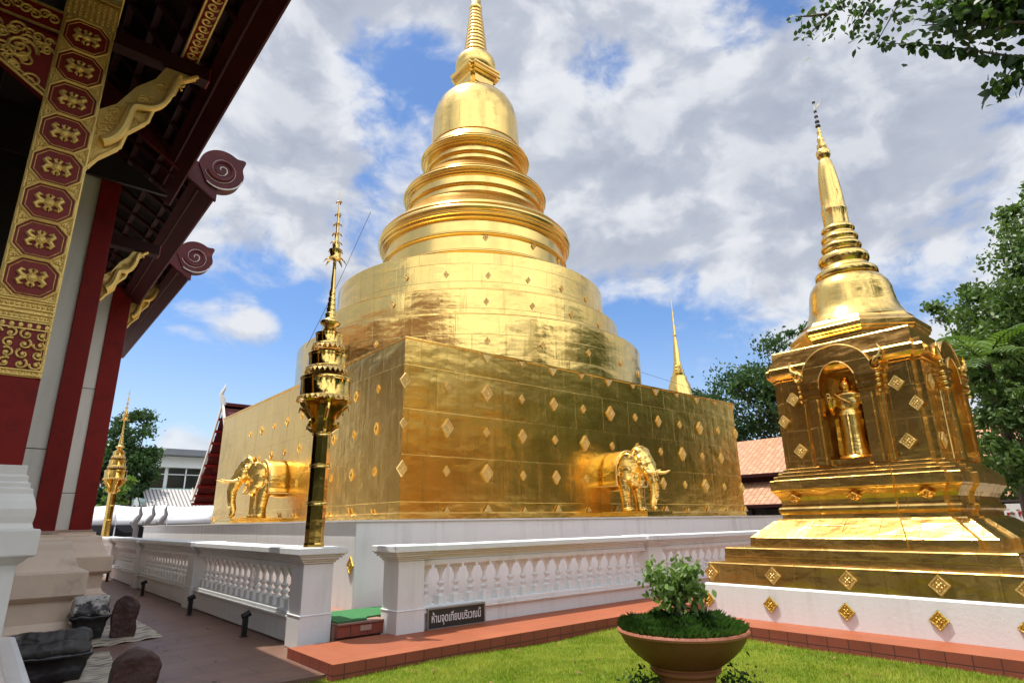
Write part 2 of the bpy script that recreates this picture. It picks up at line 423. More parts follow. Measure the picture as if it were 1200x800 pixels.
M_SIGNF = simple('sign frame', (.30, .30, .29), .4, .7, .15)
M_LETTER = simple('white letters', (.78, .78, .78), .5, 0, .05)
M_LABEL = simple('weathered label', (.42, .25, .2), .6, 0, .25, 12)
M_BARK = simple('bark', (.12, .09, .065), .85, 0, .35, 6, .8, 18)
M_TWIG = simple('twig', (.10, .075, .05), .8, 0, .3, 10)
M_LEAF1 = leafm('leaves deep', (.022, .060, .018), (.060, .115, .030))
M_LEAF2 = leafm('leaves mid', (.040, .095, .022), (.15, .22, .050))
M_LEAF3 = leafm('leaves bright', (.08, .16, .025), (.17, .26, .05))
M_LEAFP = leafm('palm leaves', (.06, .12, .025), (.16, .23, .055))
M_LEAFO = leafm('overhanging leaves', (.028, .060, .022), (.075, .125, .040), .45)
M_MONDO = leafm('mondo grass', (.035, .095, .030), (.11, .20, .055), .25)
M_BONSAI = leafm('bonsai leaves', (.09, .17, .04), (.26, .35, .11), .35)
def blade_mat():
    mm, w = mat('lawn blades'); g = w.n('ShaderNodeNewGeometry'); rp = g.outputs['Random Per Island']; ob = w.n('ShaderNodeTexCoord').outputs['Object']
    pt = w.sstep(w.noise(ob, 1.5, 5, .65), .36, .66)
    c = w.mix(rp, w.mix(pt, (.13, .21, .012), (.27, .33, .025)), w.mix(pt, (.26, .33, .025), (.46, .47, .075)))
    c = w.mix(w.m('MULTIPLY', w.sstep(w.noise(ob, 5.0, 4, .6), .52, .74), .55), c, (.40, .38, .10))
    pb = w.n('ShaderNodeBsdfPrincipled', {'Base Color': c, 'Roughness': .6, 'Specular IOR Level': .25}); tb = w.n('ShaderNodeBsdfTranslucent', {'Color': c})
    mx = w.n('ShaderNodeMixShader', {0: .4, 1: pb.outputs[0], 2: tb.outputs[0]}); finish(w, mx.outputs[0]); return mm
M_BLADE = blade_mat()
M_TILE = tiles('orange roof tiles', (.42, .20, .10), (.52, .27, .15), (.18, .08, .04), .6, .34, .03, .7, .5, .8, .5, stain=(.33, .18, .12))
M_ROOFT = tiles('brown roof tiles', (.16, .07, .045), (.21, .09, .06), (.07, .03, .02), .2, .16, .012, .7, .5, .8, .5)
M_TEAL = simple('pale teal paint', (.36, .52, .48), .6, 0, .1)
M_OFFW = simple('off white wall', (.62, .66, .64), .6, 0, .1, 1.0)
M_CONCR = simple('roof concrete', (.16, .17, .18), .8, 0, .2)
M_WIN = simple('dark window glass', (.02, .022, .02), .12, 0, .3, 3)
M_CORR = tiles('corrugated sheet', (.42, .40, .38), (.40, .38, .36), (.10, .09, .085), .22, 30, .05, .6, 0.0, .8, .5)
M_TENT = simple('white canvas', (.58, .59, .61), .7, 0, .06, .8, .3, 1.5)
M_CLOTHB = simple('black bunting', (.02, .02, .025), .8, 0, .2)
M_GREYST = simple('grey stucco', (.22, .22, .23), .7, 0, .25, 5, .4, 30)
M_WIRE = simple('wire', (.03, .03, .03), .5)
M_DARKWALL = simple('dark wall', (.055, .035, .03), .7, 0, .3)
M_SIGNRED = simple('red letters', (.45, .05, .05), .5)

def tarp_mat():
    mm, w = mat('cream tarp')
    tc = w.n('ShaderNodeTexCoord'); ob = tc.outputs['Object']
    st = w.noise(w.vm('MULTIPLY', ob, (2.0, 9.0, 1.0)), 1.6, 6, .65, dist=.6)
    c = w.mix(w.sstep(st, .46, .60), (.50, .43, .32), (.13, .10, .075))  # shadow pattern over the cloth, painted into the colour as dark streaks
    bp = w.n('ShaderNodeBump', {'Strength': .6, 'Distance': .02, 'Height': w.noise(ob, 7.0, 4, .6)})
    b = w.n('ShaderNodeBsdfPrincipled', {'Base Color': c, 'Roughness': .6, 'Normal': bp.outputs[0]}); finish(w, b.outputs[0]); return mm
M_TARP = tarp_mat()
def lawn_mat():
    mm, w = mat('lawn')
    tc = w.n('ShaderNodeTexCoord'); ob = tc.outputs['Object']
    a = w.noise(ob, 1.1, 5, .6); b_ = w.noise(ob, 38.0, 5, .7)
    c = w.mix(w.sstep(a, .35, .68), (.17, .26, .014), (.28, .34, .03))
    c = w.mix(w.sstep(b_, .35, .75), tuple((.09, .16, .008)), c)
    c = w.mix(w.m('MULTIPLY', w.sstep(w.noise(ob, 2.6, 5, .7), .56, .75), .5), c, (.26, .24, .06))
    bp = w.n('ShaderNodeBump', {'Strength': .9, 'Distance': .03, 'Height': b_})
    b = w.n('ShaderNodeBsdfPrincipled', {'Base Color': c, 'Roughness': .85, 'Normal': bp.outputs[0], 'Specular IOR Level': .2}); finish(w, b.outputs[0]); return mm
M_LAWN = lawn_mat()
M_GROUND = simple('ground', (.20, .19, .15), .9, 0, .2, .4, .3, 4)
M_COURT = tiles('court red tile', (.30, .16, .12), (.34, .19, .14), (.22, .11, .08), .4, .4, .006, .6, 0.0, .3, .4)
M_PATHM = tiles('grey yard paving', (.30, .29, .27), (.34, .33, .31), (.2, .19, .18), .5, .5, .006, .7, .5, .3, .3)

# ------------------------------------------------------------------ foliage helpers
def leaf_arrays(cen, size, nrm=None, aspect=.55, droop=0.0, upb=.6):
    n = len(cen)
    if nrm is None:
        nrm = rng.normal(size=(n, 3)); nrm[:, 2] = np.abs(nrm[:, 2])*upb + .15*upb
    nrm = nrm/np.linalg.norm(nrm, axis=1, keepdims=True)
    t = rng.normal(size=(n, 3)); t[:, 2] -= droop; t -= nrm*(t*nrm).sum(1, keepdims=True); t /= np.linalg.norm(t, axis=1, keepdims=True)
    s = np.cross(nrm, t); L = size[:, None]
    v = np.empty((n, 6, 3))
    v[:, 0] = cen - t*L*.5
    v[:, 1] = cen - t*L*.12 + s*L*aspect*.5 + nrm*L*.06
    v[:, 2] = cen + t*L*.25 + s*L*aspect*.36 + nrm*L*.05
    v[:, 3] = cen + t*L*.55 - nrm*L*.06
    v[:, 4] = cen + t*L*.25 - s*L*aspect*.36 + nrm*L*.05
    v[:, 5] = cen - t*L*.12 - s*L*aspect*.5 + nrm*L*.06
    return v
def poly_mesh(name, v, material, parent=None):
    """v: (n, k, 3) separate k-gons -> one mesh"""
    n, k, _ = v.shape; me = bpy.data.meshes.new(name)
    off = np.array(parent_loc(parent)); vv = (v.reshape(-1, 3)-off).astype(np.float32)
    me.vertices.add(n*k); me.vertices.foreach_set('co', vv.ravel())
    me.loops.add(n*k); me.loops.foreach_set('vertex_index', np.arange(n*k, dtype=np.int32))
    me.polygons.add(n); me.polygons.foreach_set('loop_start', np.arange(0, n*k, k, dtype=np.int32)); me.polygons.foreach_set('loop_total', np.full(n, k, dtype=np.int32))
    me.update(calc_edges=True); me.validate()
    me.materials.append(material); o = bpy.data.objects.new(name, me); COL.objects.link(o)
    if parent is not None: o.parent = parent
    LOC[o.name] = tuple(off); return o
def clumps(blobs, per, frac=.24):
    """sub-clump centres and radii scattered through the shells of ellipsoid blobs"""
    cs = []; rs = []
    for (c, r) in blobs:
        r = np.array(r if hasattr(r, '__len__') else (r, r, r), float); k = max(5, int(per*np.prod(r)**(2/3)))
        d = rng.normal(size=(k, 3)); d /= np.linalg.norm(d, axis=1, keepdims=True)
        rad = .45+.6*rng.random(k)**.6
        cs.append(np.array(c)+d*r*rad[:, None]); rs.append(np.full(k, r.min()*frac)*(.6+.8*rng.random(k)))
    return np.concatenate(cs), np.concatenate(rs)
def tree(name, label, base, h, blobs, per, leaves, lsize, lm, trunk_r=.25, cat='tree', group=None, lean=(0, 0), upb=.6, frac=.24):
    t = thing(name, label, cat, base, group)
    cs, rs = clumps(blobs, per, frac)
    idx = rng.integers(0, len(cs), leaves)
    pos = cs[idx]+rng.normal(size=(leaves, 3))*rs[idx][:, None]*np.array((.75, .75, .5))
    poly_mesh('crown', leaf_arrays(pos, lsize*(.6+.8*rng.random(leaves)), upb=upb), lm, t)
    mb = MB(); b = Vector(base); top = b+Vector((lean[0], lean[1], h*.62))
    pts = [b+(top-b)*f+Vector((math.sin(f*5)*.08*h*.1, math.cos(f*4)*.06*h*.1, 0)) for f in (0, .15, .35, .6, .8, 1)]
    mb.tube(pts, [trunk_r*1.35, trunk_r, trunk_r*.85, trunk_r*.7, trunk_r*.5, trunk_r*.3], 9)
    for i in rng.choice(len(cs), min(len(cs), 34), replace=False):
        f = .35+.6*rng.random(); p = b+(top-b)*f; q = Vector(cs[i]); mid = (p+q)/2+Vector((0, 0, .08*(q-p).length))
        mb.tube([p, mid, q], [trunk_r*.32, trunk_r*.2, trunk_r*.06], 5)
    mb.build('trunk', M_BARK, t); return t

# ------------------------------------------------------------------ the setting
def sheet(name, x0, y0, x1, y1, z, m_, th=.0, parent=None):
    mb = MB()
    if th: mb.box(x0, y0, z-th, x1, y1, z)
    else: mb.add([(x0, y0, z), (x1, y0, z), (x1, y1, z), (x0, y1, z)], [(0, 1, 2, 3)])
    return mb.build(name, m_, parent)
tag(sheet('ground', -900, -900, 900, 900, -.12, M_GROUND), kind='structure')
tag(sheet('walkway', -12, 7.08, 3.62, 60, 0, M_WALK, .14), kind='structure')
tag(sheet('walkway', -12, -14, 2.2, 7.08, 0, M_WALK, .14), kind='structure')
# mown lawn: a gently uneven sheet
mb = MB(); NX, NY = 90, 110; X0, Y0, X1, Y1 = 2.2, -14, 8.62, 7.08
v = []
for j in range(NY+1):
    for i in range(NX+1):
        x = X0+(X1-X0)*i/NX; y = Y0+(Y1-Y0)*j/NY
        v.append((x, y, -.055+.012*math.sin(x*1.7+y*.9)+.010*math.sin(y*2.3-x*.6)))
mb.add(v, [(j*(NX+1)+i, j*(NX+1)+i+1, (j+1)*(NX+1)+i+1, (j+1)*(NX+1)+i) for j in range(NY) for i in range(NX)], 0, True)
tag(mb.build('lawn', M_LAWN), kind='structure')
n = 120000
gy = 7.07-(rng.random(n)**1.0)*6.2; gx = 2.3+6.28*rng.random(n)
gz = -.055+.012*np.sin(gx*1.7+gy*.9)+.010*np.sin(gy*2.3-gx*.6)
base = np.stack([gx, gy, gz], 1); a = rng.random(n)*2*PI
hh = .022+.03*rng.random(n)*(.7+.6*np.sin(gx*2.1+1)*np.sin(gy*1.7))
tip = base+np.stack([np.cos(a)*hh*.5, np.sin(a)*hh*.5, hh], 1)
sd = np.stack([-np.sin(a), np.cos(a), np.zeros(n)], 1)*.0055
tag(poly_mesh('grass', np.stack([base-sd, base+sd, tip], 1), M_BLADE), kind='stuff')

nf = 90; fx = np.concatenate([3+5.4*rng.random(60), .5+2.8*rng.random(30)]); fy = np.concatenate([1.5+5.4*rng.random(60), 7.5+8*rng.random(30)])
fz = np.where(fx > 3.3, -.015, .010); fz[60:] = .008
lv = leaf_arrays(np.stack([fx, fy, fz], 1), .05+.035*rng.random(nf), nrm=np.stack([rng.normal(size=nf)*.2, rng.normal(size=nf)*.2, np.ones(nf)], 1))
tag(poly_mesh('fallen_leaves', lv, leafm('dry leaves', (.16, .09, .03), (.30, .20, .06), .2)), kind='stuff')
# red tiled kerb round the lawn (two runs) and its darker face
mb = MB(); mb.box(3.24, 6.93, -.1, 30, 8.25, .116, 0)
mb.add([(3.238, 6.926, -.1), (30, 6.926, -.1), (30, 6.926, .112), (3.238, 6.926, .112)], [(0, 1, 2, 3)], 1)
mb.add([(3.236, 8.25, -.1), (3.236, 6.926, -.1), (3.236, 6.926, .112), (3.236, 8.25, .112)], [(0, 1, 2, 3)], 1)
tag(mb.build('kerb', [M_CURB, M_CURBF]), kind='structure')
mb = MB(); mb.box(8.60, -14, -.1, 9.4, 6.925, .118, 0)
mb.add([(8.596, 6.925, -.1), (8.596, -14, -.1), (8.596, -14, .114), (8.596, 6.925, .114)], [(0, 1, 2, 3)], 1)
tag(mb.build('kerb', [M_CURB, M_CURBF]), kind='structure')
# raised inner court between balustrades and plinth
tag(sheet('court', 3.97, 8.50, 30, 34, .26, M_COURT, .36), kind='structure')
tag(sheet('yard', 9.4, -14, 34, 6.92, -.02, M_PATHM, .08), kind='structure')
tag(sheet('yard', -12, 34.2, 40, 75, .02, M_PATHM, .10), kind='structure')

# ------------------------------------------------------------------ ornaments
def rhomb(w, h, relief, seed=1):
    """rhombus plaque in the x-z plane facing -y, with a raised rim and a quatrefoil of petals"""
    mb = MB(); d = relief
    def ring(s, y): return [(-w*s, y, 0), (0, y, -h*s), (w*s, y, 0), (0, y, h*s)]
    v = ring(1, 0)+ring(.96, -d)+ring(.80, -d)+ring(.74, -d*.45)
    f = []
    for r_ in range(3):
        for j in range(4): f.append((r_*4+j, r_*4+(j+1) % 4, r_*4+4+(j+1) % 4, r_*4+4+j))
    f.append((12, 13, 14, 15)); mb.add(v, f)
    rr = random.Random(seed)
    mb.ell((0, -d*.6, 0), (w*.16, d*.9, h*.16), 8, 5)
    for k in range(4):
        a = k*PI/2+PI/4
        mb.ell((math.cos(a)*w*.27, -d*.5, math.sin(a)*h*.27), (w*.13, d*.7, h*.13), 7, 4)
    for k in range(4):
        a = k*PI/2
        mb.ell((math.cos(a)*w*.50, -d*.5, math.sin(a)*h*.50), (w*.12, d*.6, h*.12), 7, 4)
    return mb
ORN = {}
def orn(kind, parent, loc, rz, name='diamond_ornament', tiltx=0):
    """place one plaque: local -y faces outwards"""
    w, h, d, mt = kind
    if kind not in ORN:
        o = rhomb(w, h, d).build(name, mt); ORN[kind] = o.data; bpy.data.objects.remove(o)
    o = bpy.data.objects.new(name, ORN[kind]); COL.objects.link(o); o.parent = parent
    off = parent_loc(parent); o.location = Vector(loc)-Vector(off); o.rotation_euler = (tiltx, 0, rz); return o
K_L = (.175, .225, .045, G_ORN); K_M = (.135, .185, .035, G_ORN); K_S = (.092, .125, .028, G_ORN); K_F = (.105, .15, .022, G_CUBE); K_FS = (.075, .105, .018, G_CUBE); K_P = (.115, .15, .025, G_MOSAIC); K_C = (.125, .13, .025, G_ORN); K_CP = (.115, .12, .02, G_MOSAIC)

# ------------------------------------------------------------------ main chedi
CX, CY = 13.85, 18.72
chedi = thing('main_chedi', 'huge gilded chedi with a square cube base under round drums, rings, bell and spire', 'chedi', (CX, CY, 0))
mb = MB(); mb.box(4.84, 9.78, .1, 22.9, 27.75, 1.635); mb.build('plinth', M_PLINTH, chedi, bevel=.015)
mb = MB(); mb.box(4.80, 9.74, 1.637, 22.94, 27.79, 1.668); mb.build('plinth_edge', M_MARBLEW, chedi)
mb = MB(); x0, y0, x1, y1 = 6.75, 11.69, 20.87, 25.81
mb.rloft(x0, y0, x1, y1, [(.03, 1.67), (.03, 1.80), (.0, 1.83), (0, 3.93), (0, 5.70), (.035, 5.71), (.035, 5.75), (-.1, 5.80), (-.5, 5.83)])
mb.build('cube_base', G_CUBE, chedi)
def drum(r, z0, z1, rin):
    mb = MB()
    mb.lathe([(r, z0), (r*.998, z0+.2), (r*.999, (z0+z1)/2), (r, z1-.03), (r-.03, z1), (r-.2, z1+.04), (rin, z1+.10)], 128, CX, CY)
    return mb.build('drum', G_DRUM, chedi, sharp=40)
drum(6.58, 5.6, 7.50, 5.6); drum(5.83, 7.3, 8.60, 5.0); drum(5.30, 8.4, 10.05, 3.6)
TX, TY = CX+.10, CY-.08
def ring_group(R0, z, Rt, zt, rin, ztop):
    """mouldings of one tier: foot line, band, line, band, stacked torus, sloping shoulder"""
    dz = zt-z
    def tor(r, z0, z1, k=8): return [(r-.065+.065*math.sin(PI*i/k), z0+(z1-z0)*i/k) for i in range(k+1)]
    p = [(R0+.10, z-.25), (R0+.04, z-.05)]+tor(R0+.12, z, z+dz*.10)+[(R0-.02, z+dz*.11), (R0-.03, z+dz*.42)]+tor(R0+.10, z+dz*.43, z+dz*.52)
    p += [(R0-.01, z+dz*.53), (R0-.01, z+dz*.78)]+tor(Rt-.10, z+dz*.79, z+dz*.86)+tor(Rt-.02, z+dz*.87, z+dz*.95)+tor(Rt+.03, z+dz*.96, z+dz*1.10, 10)
    p += tor(Rt-.02, z+dz*1.11, z+dz*1.16)+[(Rt-.14, z+dz*1.18), (Rt-.18, z+dz*1.24)]
    k = 8
    for i in range(k+1):
        f = i/k; p.append((rin+(Rt-.22-rin)*(1-f)**1.25, z+dz*1.25+(ztop-z-dz*1.25)*(f**.9)))
    mb = MB(); mb.lathe(p, 128, TX, TY); return mb.build('ring_moulding', G_RING, chedi, sharp=30)
ring_group(3.72, 10.75, 3.98, 12.45, 2.95, 13.75)
ring_group(2.86, 13.55, 3.04, 14.70, 2.15, 15.75)
ring_group(2.08, 15.55, 2.36, 16.60, 1.92, 17.35)
mb = MB(); mb.lathe([(1.97, 17.30), (1.96, 17.5), (1.94, 18.0), (1.92, 18.6), (1.87, 19.0), (1.77, 19.4), (1.60, 19.75), (1.36, 20.02), (1.08, 20.2), (.8, 20.3), (.5, 20.34)], 96, TX, TY)
mb.build('bell', gold('gilded bell', rough=.16, pw=1.2, ph=.9, tilt=.03, wr=.2, wscale=1.4, tarnish=.2), chedi)
RED4 = []
def redent(a=.14, a2=None, k=None, b=0):
    seg = [(-1+a, -1)]
    if k: seg += [(-k, -1), (-k, -1-b), (k, -1-b), (k, -1)]
    seg += [(1-a, -1), (1-a, -1+a)]
    out = []
    for q in range(4):
        c, s_ = (1, 0, -1, 0)[q], (0, 1, 0, -1)[q]
        for x, y in seg: out.append((c*x-s_*y, s_*x+c*y))
    return out
mb = MB(); mb.loft(redent(.22), [(.72, 20.25), (.74, 20.42), (.70, 20.46), (.66, 20.6), (.66, 20.95), (.72, 21.0), (.70, 21.05), (.80, 21.1), (.78, 21.18), (.87, 21.22), (.86, 21.32), (.92, 21.36), (.92, 21.44), (.84, 21.47), (.8, 21.52)], TX, TY)
mb.build('harmika', G_RING, chedi)
mb = MB(); mb.lathe([(.70, 21.5), (.78, 21.55), (.88, 21.66), (.93, 21.84), (.93, 22.05), (.89, 22.2), (.80, 22.34), (.66, 22.44), (.58, 22.48)], 64, TX, TY); mb.build('neck_ring', G_RING, chedi)
p = []
for i in range(13):
    z = 22.45+i*.215; r = .57-.0225*i
    p += [(r-.05, z), (r, z+.03), (r+.005, z+.09), (r-.005, z+.15), (r-.06, z+.20)]
mb = MB(); mb.lathe(p+[(.27, 25.25), (.31, 25.32), (.30, 25.44), (.25, 25.5), (.26, 26.0), (.20, 27.2), (.13, 28.0), (.16, 28.08), (.15, 28.2), (.06, 28.4), (.03, 29.4), (.0, 29.6)], 40, TX, TY); mb.build('spire', G_RING, chedi, sharp=50)
# plaques of the cube, on a 1.176 m grid
for k in range(13):
    x = x0+.02+k*(x1-x0-.04)/12
    for r_, z in enumerate((1.04, 2.03, 3.0)):
        if k in (0, 12) and r_ == 1 and k == 12: continue
        even = (k+r_) % 2 == 0
        kind = K_L if (k+2*r_) % 4 == (3 if r_ == 1 else 2) else (K_M if even else K_S)
        orn(kind, chedi, (x, y0-.004, 1.7+z-.008*k), 0)
for k in range(1, 10):
    y = y0+.02+k*(y1-y0-.04)/12
    for r_, z in enumerate((1.06, 2.05, 3.0)):
        kind = K_F if (k+r_) % 2 == 0 else K_FS
        orn(kind, chedi, (x0-.004, y, 1.7+z), -PI/2)
for k, (rr_, zz_, a0) in enumerate(((5.30, 9.3, -60.3), (5.83, 8.2, -61.6), (6.58, 6.70, -62))):
    for i in range(7):
        a = R(a0+14.75*i); orn(K_S, chedi, (CX+rr_*math.sin(a), CY-rr_*math.cos(a), zz_-.03*i), a)
for a in (-31, -1, 25):
    a = R(a); orn((.11, .14, .04, G_ORN), chedi, (TX+3.70*math.sin(a), TY-3.70*math.cos(a), 11.38), a)
# half plaques standing on the foot and hanging from the top edge
for k in range(1, 13):
    x = x0+.02+k*(x1-x0-.04)/12; s_ = 1.0 if k % 2 == 0 else .62; y = y0+.02+k*(y1-y0-.04)/12
    mb = MB(); mb.plate([(-.12*s_, 0), (.12*s_, 0), (0, .17*s_)], (x, y0-.062, 1.835), (1, 0, 0), (0, 0, 1), -.03); mb.build('foot_ornament', G_ORN, chedi)
    if k > 1: mb = MB(); mb.plate([(-.16*s_, 0), (0, -.21*s_), (.16*s_, 0)], (x, y0-.030, 5.69), (1, 0, 0), (0, 0, 1), -.03); mb.build('edge_ornament', G_ORN, chedi)
    mb = MB(); mb.plate([(-.10*s_, 0), (.10*s_, 0), (0, .14*s_)], (x0-.055, y, 1.835), (0, -1, 0), (0, 0, 1), -.03); mb.build('foot_ornament', G_CUBE, chedi)
for x in (5.75, 6.62, 7.5, 8.4, 9.5, 10.6, 11.8): orn(K_P, chedi, (x-.3, 9.78-.004, 1.08), 0)
orn(K_P, chedi, (4.836, 9.90, .94), -PI/2)
# ------------------------------------------------------------------ elephants stepping out of the cube
def elephant(label, loc, rz):
    """local: wall plane y = 0, the beast steps out along -y, feet at z = 0.14"""
    t = thing('elephant_statue', label, 'elephant statue', (0, 0, 0), 'gilded elephants round the cube base')
    mb = MB(); mb.box(-.62, -1.55, 0, .62, .02, .07); mb.box(-.56, -1.49, .072, .56, .02, .14); mb.build('pedestal', G_SMOOTH, t, bevel=.008)
    mb = MB()
    mb.ell((0, .15, 1.25), (.50, 1.02, .54), 24, 16); mb.ell((0, -.50, 1.24), (.45, .42, .52), 24, 14)
    for s in (-1, 1):
        mb.tube([(s*.27, -.52, 1.1), (s*.28, -.60, .75), (s*.28, -.62, .42), (s*.28, -.62, .14)], [.24, .19, .155, .165], 16)
        mb.ell((s*.28, -.65, .20), (.18, .19, .07), 14, 8)
        mb.ell((s*.13, -.98, 1.74), (.17, .19, .16), 14, 10)               # twin domes
        mb.ell((s*.19, -1.16, 1.38), (.13, .16, .16), 12, 8)
        mb.ell((s*.27, -1.14, 1.56), (.05, .06, .045), 10, 6)              # brow / eye
        mb.tube([(s*.17, -1.14, 1.30), (s*.19, -1.30, 1.20)], [.10, .085], 10)   # tusk socket
        # ears: curved fans
        mb.ell((s*.42, -.86, 1.42), (.055, .25, .30), 16, 10, rot=(0, s*.25, s*-.45))
        mb.ell((s*.44, -.80, 1.16), (.05, .16, .20), 12, 8, rot=(0, s*.15, s*-.4))
    mb.ell((0, -.98, 1.50), (.32, .33, .36), 20, 14); mb.ell((0, -1.16, 1.36), (.24, .22, .27), 16, 12)
    mb.tube([(0, -1.14, 1.40), (0, -1.30, 1.15), (0, -1.38, .88), (0, -1.36, .60), (0, -1.29, .38), (0, -1.30, .24), (0, -1.38, .19)],
            [.22, .18, .145, .115, .095, .08, .06], 14)
    mb.ell((0, -.78, 1.05), (.22, .2, .3), 12, 8)
    for s in (-1, 1):
        mb.ell((s*.275, -1.20, 1.50), (.022, .035, .028), 10, 6)
        for q in (-.07, 0, .07): mb.ell((s*.28+q, -.80, .17), (.032, .03, .03), 8, 5)
        mb.tube([(s*.475, -.98+.50*f, 1.62+.16*math.sin(f*3.1)-.55*f*f) for f in np.linspace(0, 1, 9)], .022, 6)
    for q in range(7): mb.tube([(.13*math.cos(a)*(1.15-.09*q), -1.345-.012*q+.02*math.sin(a), 1.02-.085*q+.10*math.sin(a)*.6) for a in np.linspace(-2.6, -.5, 9)], .012, 5)
    fused(mb, .017, 3, 'body', G_BODY, t)
    for s in (-1, 1):
        mb = MB(); mb.tube([(s*.185, -1.22, 1.23), (s*.21, -1.42, 1.15), (s*.22, -1.60, 1.15), (s*.20, -1.78, 1.20)], [.05, .046, .036, .012], 10); mb.build('tusk', M_MARBLEW if False else G_ORN, t)
    # caparison: a draped shell over the back with a hem band
    mb = MB(); prof = []
    for i in range(21):
        a = -PI*.5+PI*i/20
        prof.append((math.sin(a)*.56, 1.20+math.cos(a)*.60 if abs(a) < PI/2-.001 else 1.2))
    prof = [(-.575, .80), (-.572, 1.0)]+prof+[(.572, 1.0), (.575, .80)]
    ys = [-.56, -.50, -.30, -.10, .06]; v = []; f = []
    for y in ys:
        k = .97 if y == ys[0] else 1.0
        for (x, z) in prof: v.append((x*k, y, .02+z*k))
    n_ = len(prof)
    for i in range(len(ys)-1):
        for j in range(n_-1): f.append((i*n_+j, (i+1)*n_+j, (i+1)*n_+j+1, i*n_+j+1))
    mb.add(v, f, 0, True); o = mb.build('caparison', G_BODY, t)
    so = o.modifiers.new('s', 'SOLIDIFY'); so.thickness = .03; so.offset = 0
    mb = MB(); pts = [(x*1.02, -.545, .02+z*1.0) for x, z in prof]; mb.tube(pts, .022, 8)
    for s in (-1, 1):
        mb.tube([(s*.585, -.55, .83), (s*.585, .04, .83)], .020, 8)
    mb.build('hem', G_ORN, t)
    # headdress strings and neck garland
    mb = MB()
    mb.tube([(math.sin(a)*.36, -.93-.10*math.cos(a), 1.50+math.cos(a)*.40) for a in np.linspace(-2.0, 2.0, 21)], .026, 8)
    mb.tube([(math.sin(a)*.40, -.70-.34*max(0, math.cos(a)), 1.12-.36*math.cos(a)*.9) for a in np.linspace(-1.7, 1.7, 21)], .024, 8)
    for s in (-1, 1): mb.tube([(s*.10, -.90, 1.88), (s*.16, -1.12, 1.72), (s*.12, -1.24, 1.52), (0, -1.30, 1.40)], .02, 8)
    mb.ell((0, -1.22, 1.62), (.06, .05, .09), 10, 6)
    mb.build('harness', G_ORN, t)
    t.location = loc; t.rotation_euler = (0, 0, rz); return t
e1 = elephant('gilded elephant on the shaded olive gold face, above the balustrade with the sign', (13.8, y0-.03, 1.67), 0)
e2 = copy_tree(e1); e2.location = (x0-.03, 18.75, 1.67); e2.rotation_euler = (0, 0, -PI/2)
e2['label'] = 'gilded elephant in side view on the pale left face behind the ornamental post'

# ------------------------------------------------------------------ small chedi
SX, SY = 11.47, 3.84
sch = thing('small_chedi', 'smaller gilded chedi with statue niches on a low white plinth beside the lawn', 'chedi', (SX, SY, 0))
SQ = [(-1, -1), (1, -1), (1, 1), (-1, 1)]
mb = MB(); mb.loft(SQ, [(2.22, .05), (2.22, .575), (2.20, .60)], SX, SY); mb.build('plinth', M_WHITE, sch, bevel=.012)
mb = MB(); mb.loft(SQ, [(2.165, .602), (2.15, .90), (2.14, .915), (1.96, .93)], SX, SY)
mb.loft(SQ, [(1.955, .925), (1.94, 1.125), (1.93, 1.14), (1.74, 1.15)], SX, SY); mb.build('step', G_SMALL, sch)
RD = redent(.11, k=.42, b=.035)
mb = MB(); mb.loft(RD, [(1.71, 1.148), (1.70, 1.285), (1.685, 1.30), (1.38, 1.545), (1.34, 1.555), (1.33, 1.575), (1.275, 1.58),
                        (1.275, 1.64), (1.30, 1.66), (1.315, 1.69), (1.315, 1.73), (1.30, 1.755), (1.27, 1.765), (1.265, 1.80), (1.27, 1.86), (1.295, 1.92), (1.34, 1.985), (1.375, 2.03), (1.38, 2.04),
                        (1.38, 2.185), (1.37, 2.195), (1.325, 2.20), (1.325, 2.255), (1.315, 2.262), (1.26, 2.265), (1.26, 2.315), (1.25, 2.322), (1.195, 2.325), (1.195, 2.375), (1.185, 2.382), (1.14, 2.385)], SX, SY)
mb.build('base_moulding', G_SMALL, sch)
# body with a niche let into the two faces the lawn sees
NW, ND = .315, .42
def body_outline(w):
    a = .10
    return [(-w+a, -w), (-NW, -w), (-NW, -w+ND), (NW, -w+ND), (NW, -w), (w-a, -w), (w-a, -w+a), (w, -w+a), (w, w-a), (w-a, w-a), (w-a, w), (-w+a, w), (-w+a, w-a), (-w, w-a), (-w, NW), (-w+ND, NW), (-w+ND, -NW), (-w, -NW), (-w, -w+a), (-w+a, -w+a)]
mb = MB(); ol = body_outline(1.145)
v = [(SX+x, SY+y, 2.38) for x, y in ol]+[(SX+x, SY+y, 3.88) for x, y in ol]; n_ = len(ol)
mb.add(v, [(i, (i+1) % n_, n_+(i+1) % n_, n_+i) for i in range(n_)]+[tuple(range(n_, 2*n_))])
for rz in (0, PI/2):  # niche floor ledges and panel mouldings on the four faces
    pass
mb.build('body', G_SMALL, sch)
mb = MB(); mb.loft(redent(.09), [(1.13, 3.86), (1.165, 3.88), (1.165, 3.915), (1.19, 3.93), (1.235, 3.985), (1.24, 4.09), (1.215, 4.12), (1.21, 4.20), (1.12, 4.205)], SX, SY)
mb.loft(SQ, [(1.10, 4.20), (1.105, 4.22), (1.095, 4.40), (1.08, 4.42), (.9, 4.43)], SX, SY); mb.build('cornice', G_SMALL, sch)
OCT = [(math.cos(PI/8+i*PI/4), math.sin(PI/8+i*PI/4)) for i in range(8)]
mb = MB(); mb.loft(OCT, [(1.04, 4.42), (1.05, 4.54), (1.09, 4.57), (1.09, 4.60), (1.115, 4.62), (1.115, 4.70), (1.10, 4.72), (1.0, 4.80), (.96, 4.86), (.88, 4.89)], SX, SY); mb.build('octagon_base', G_SMALL, sch)
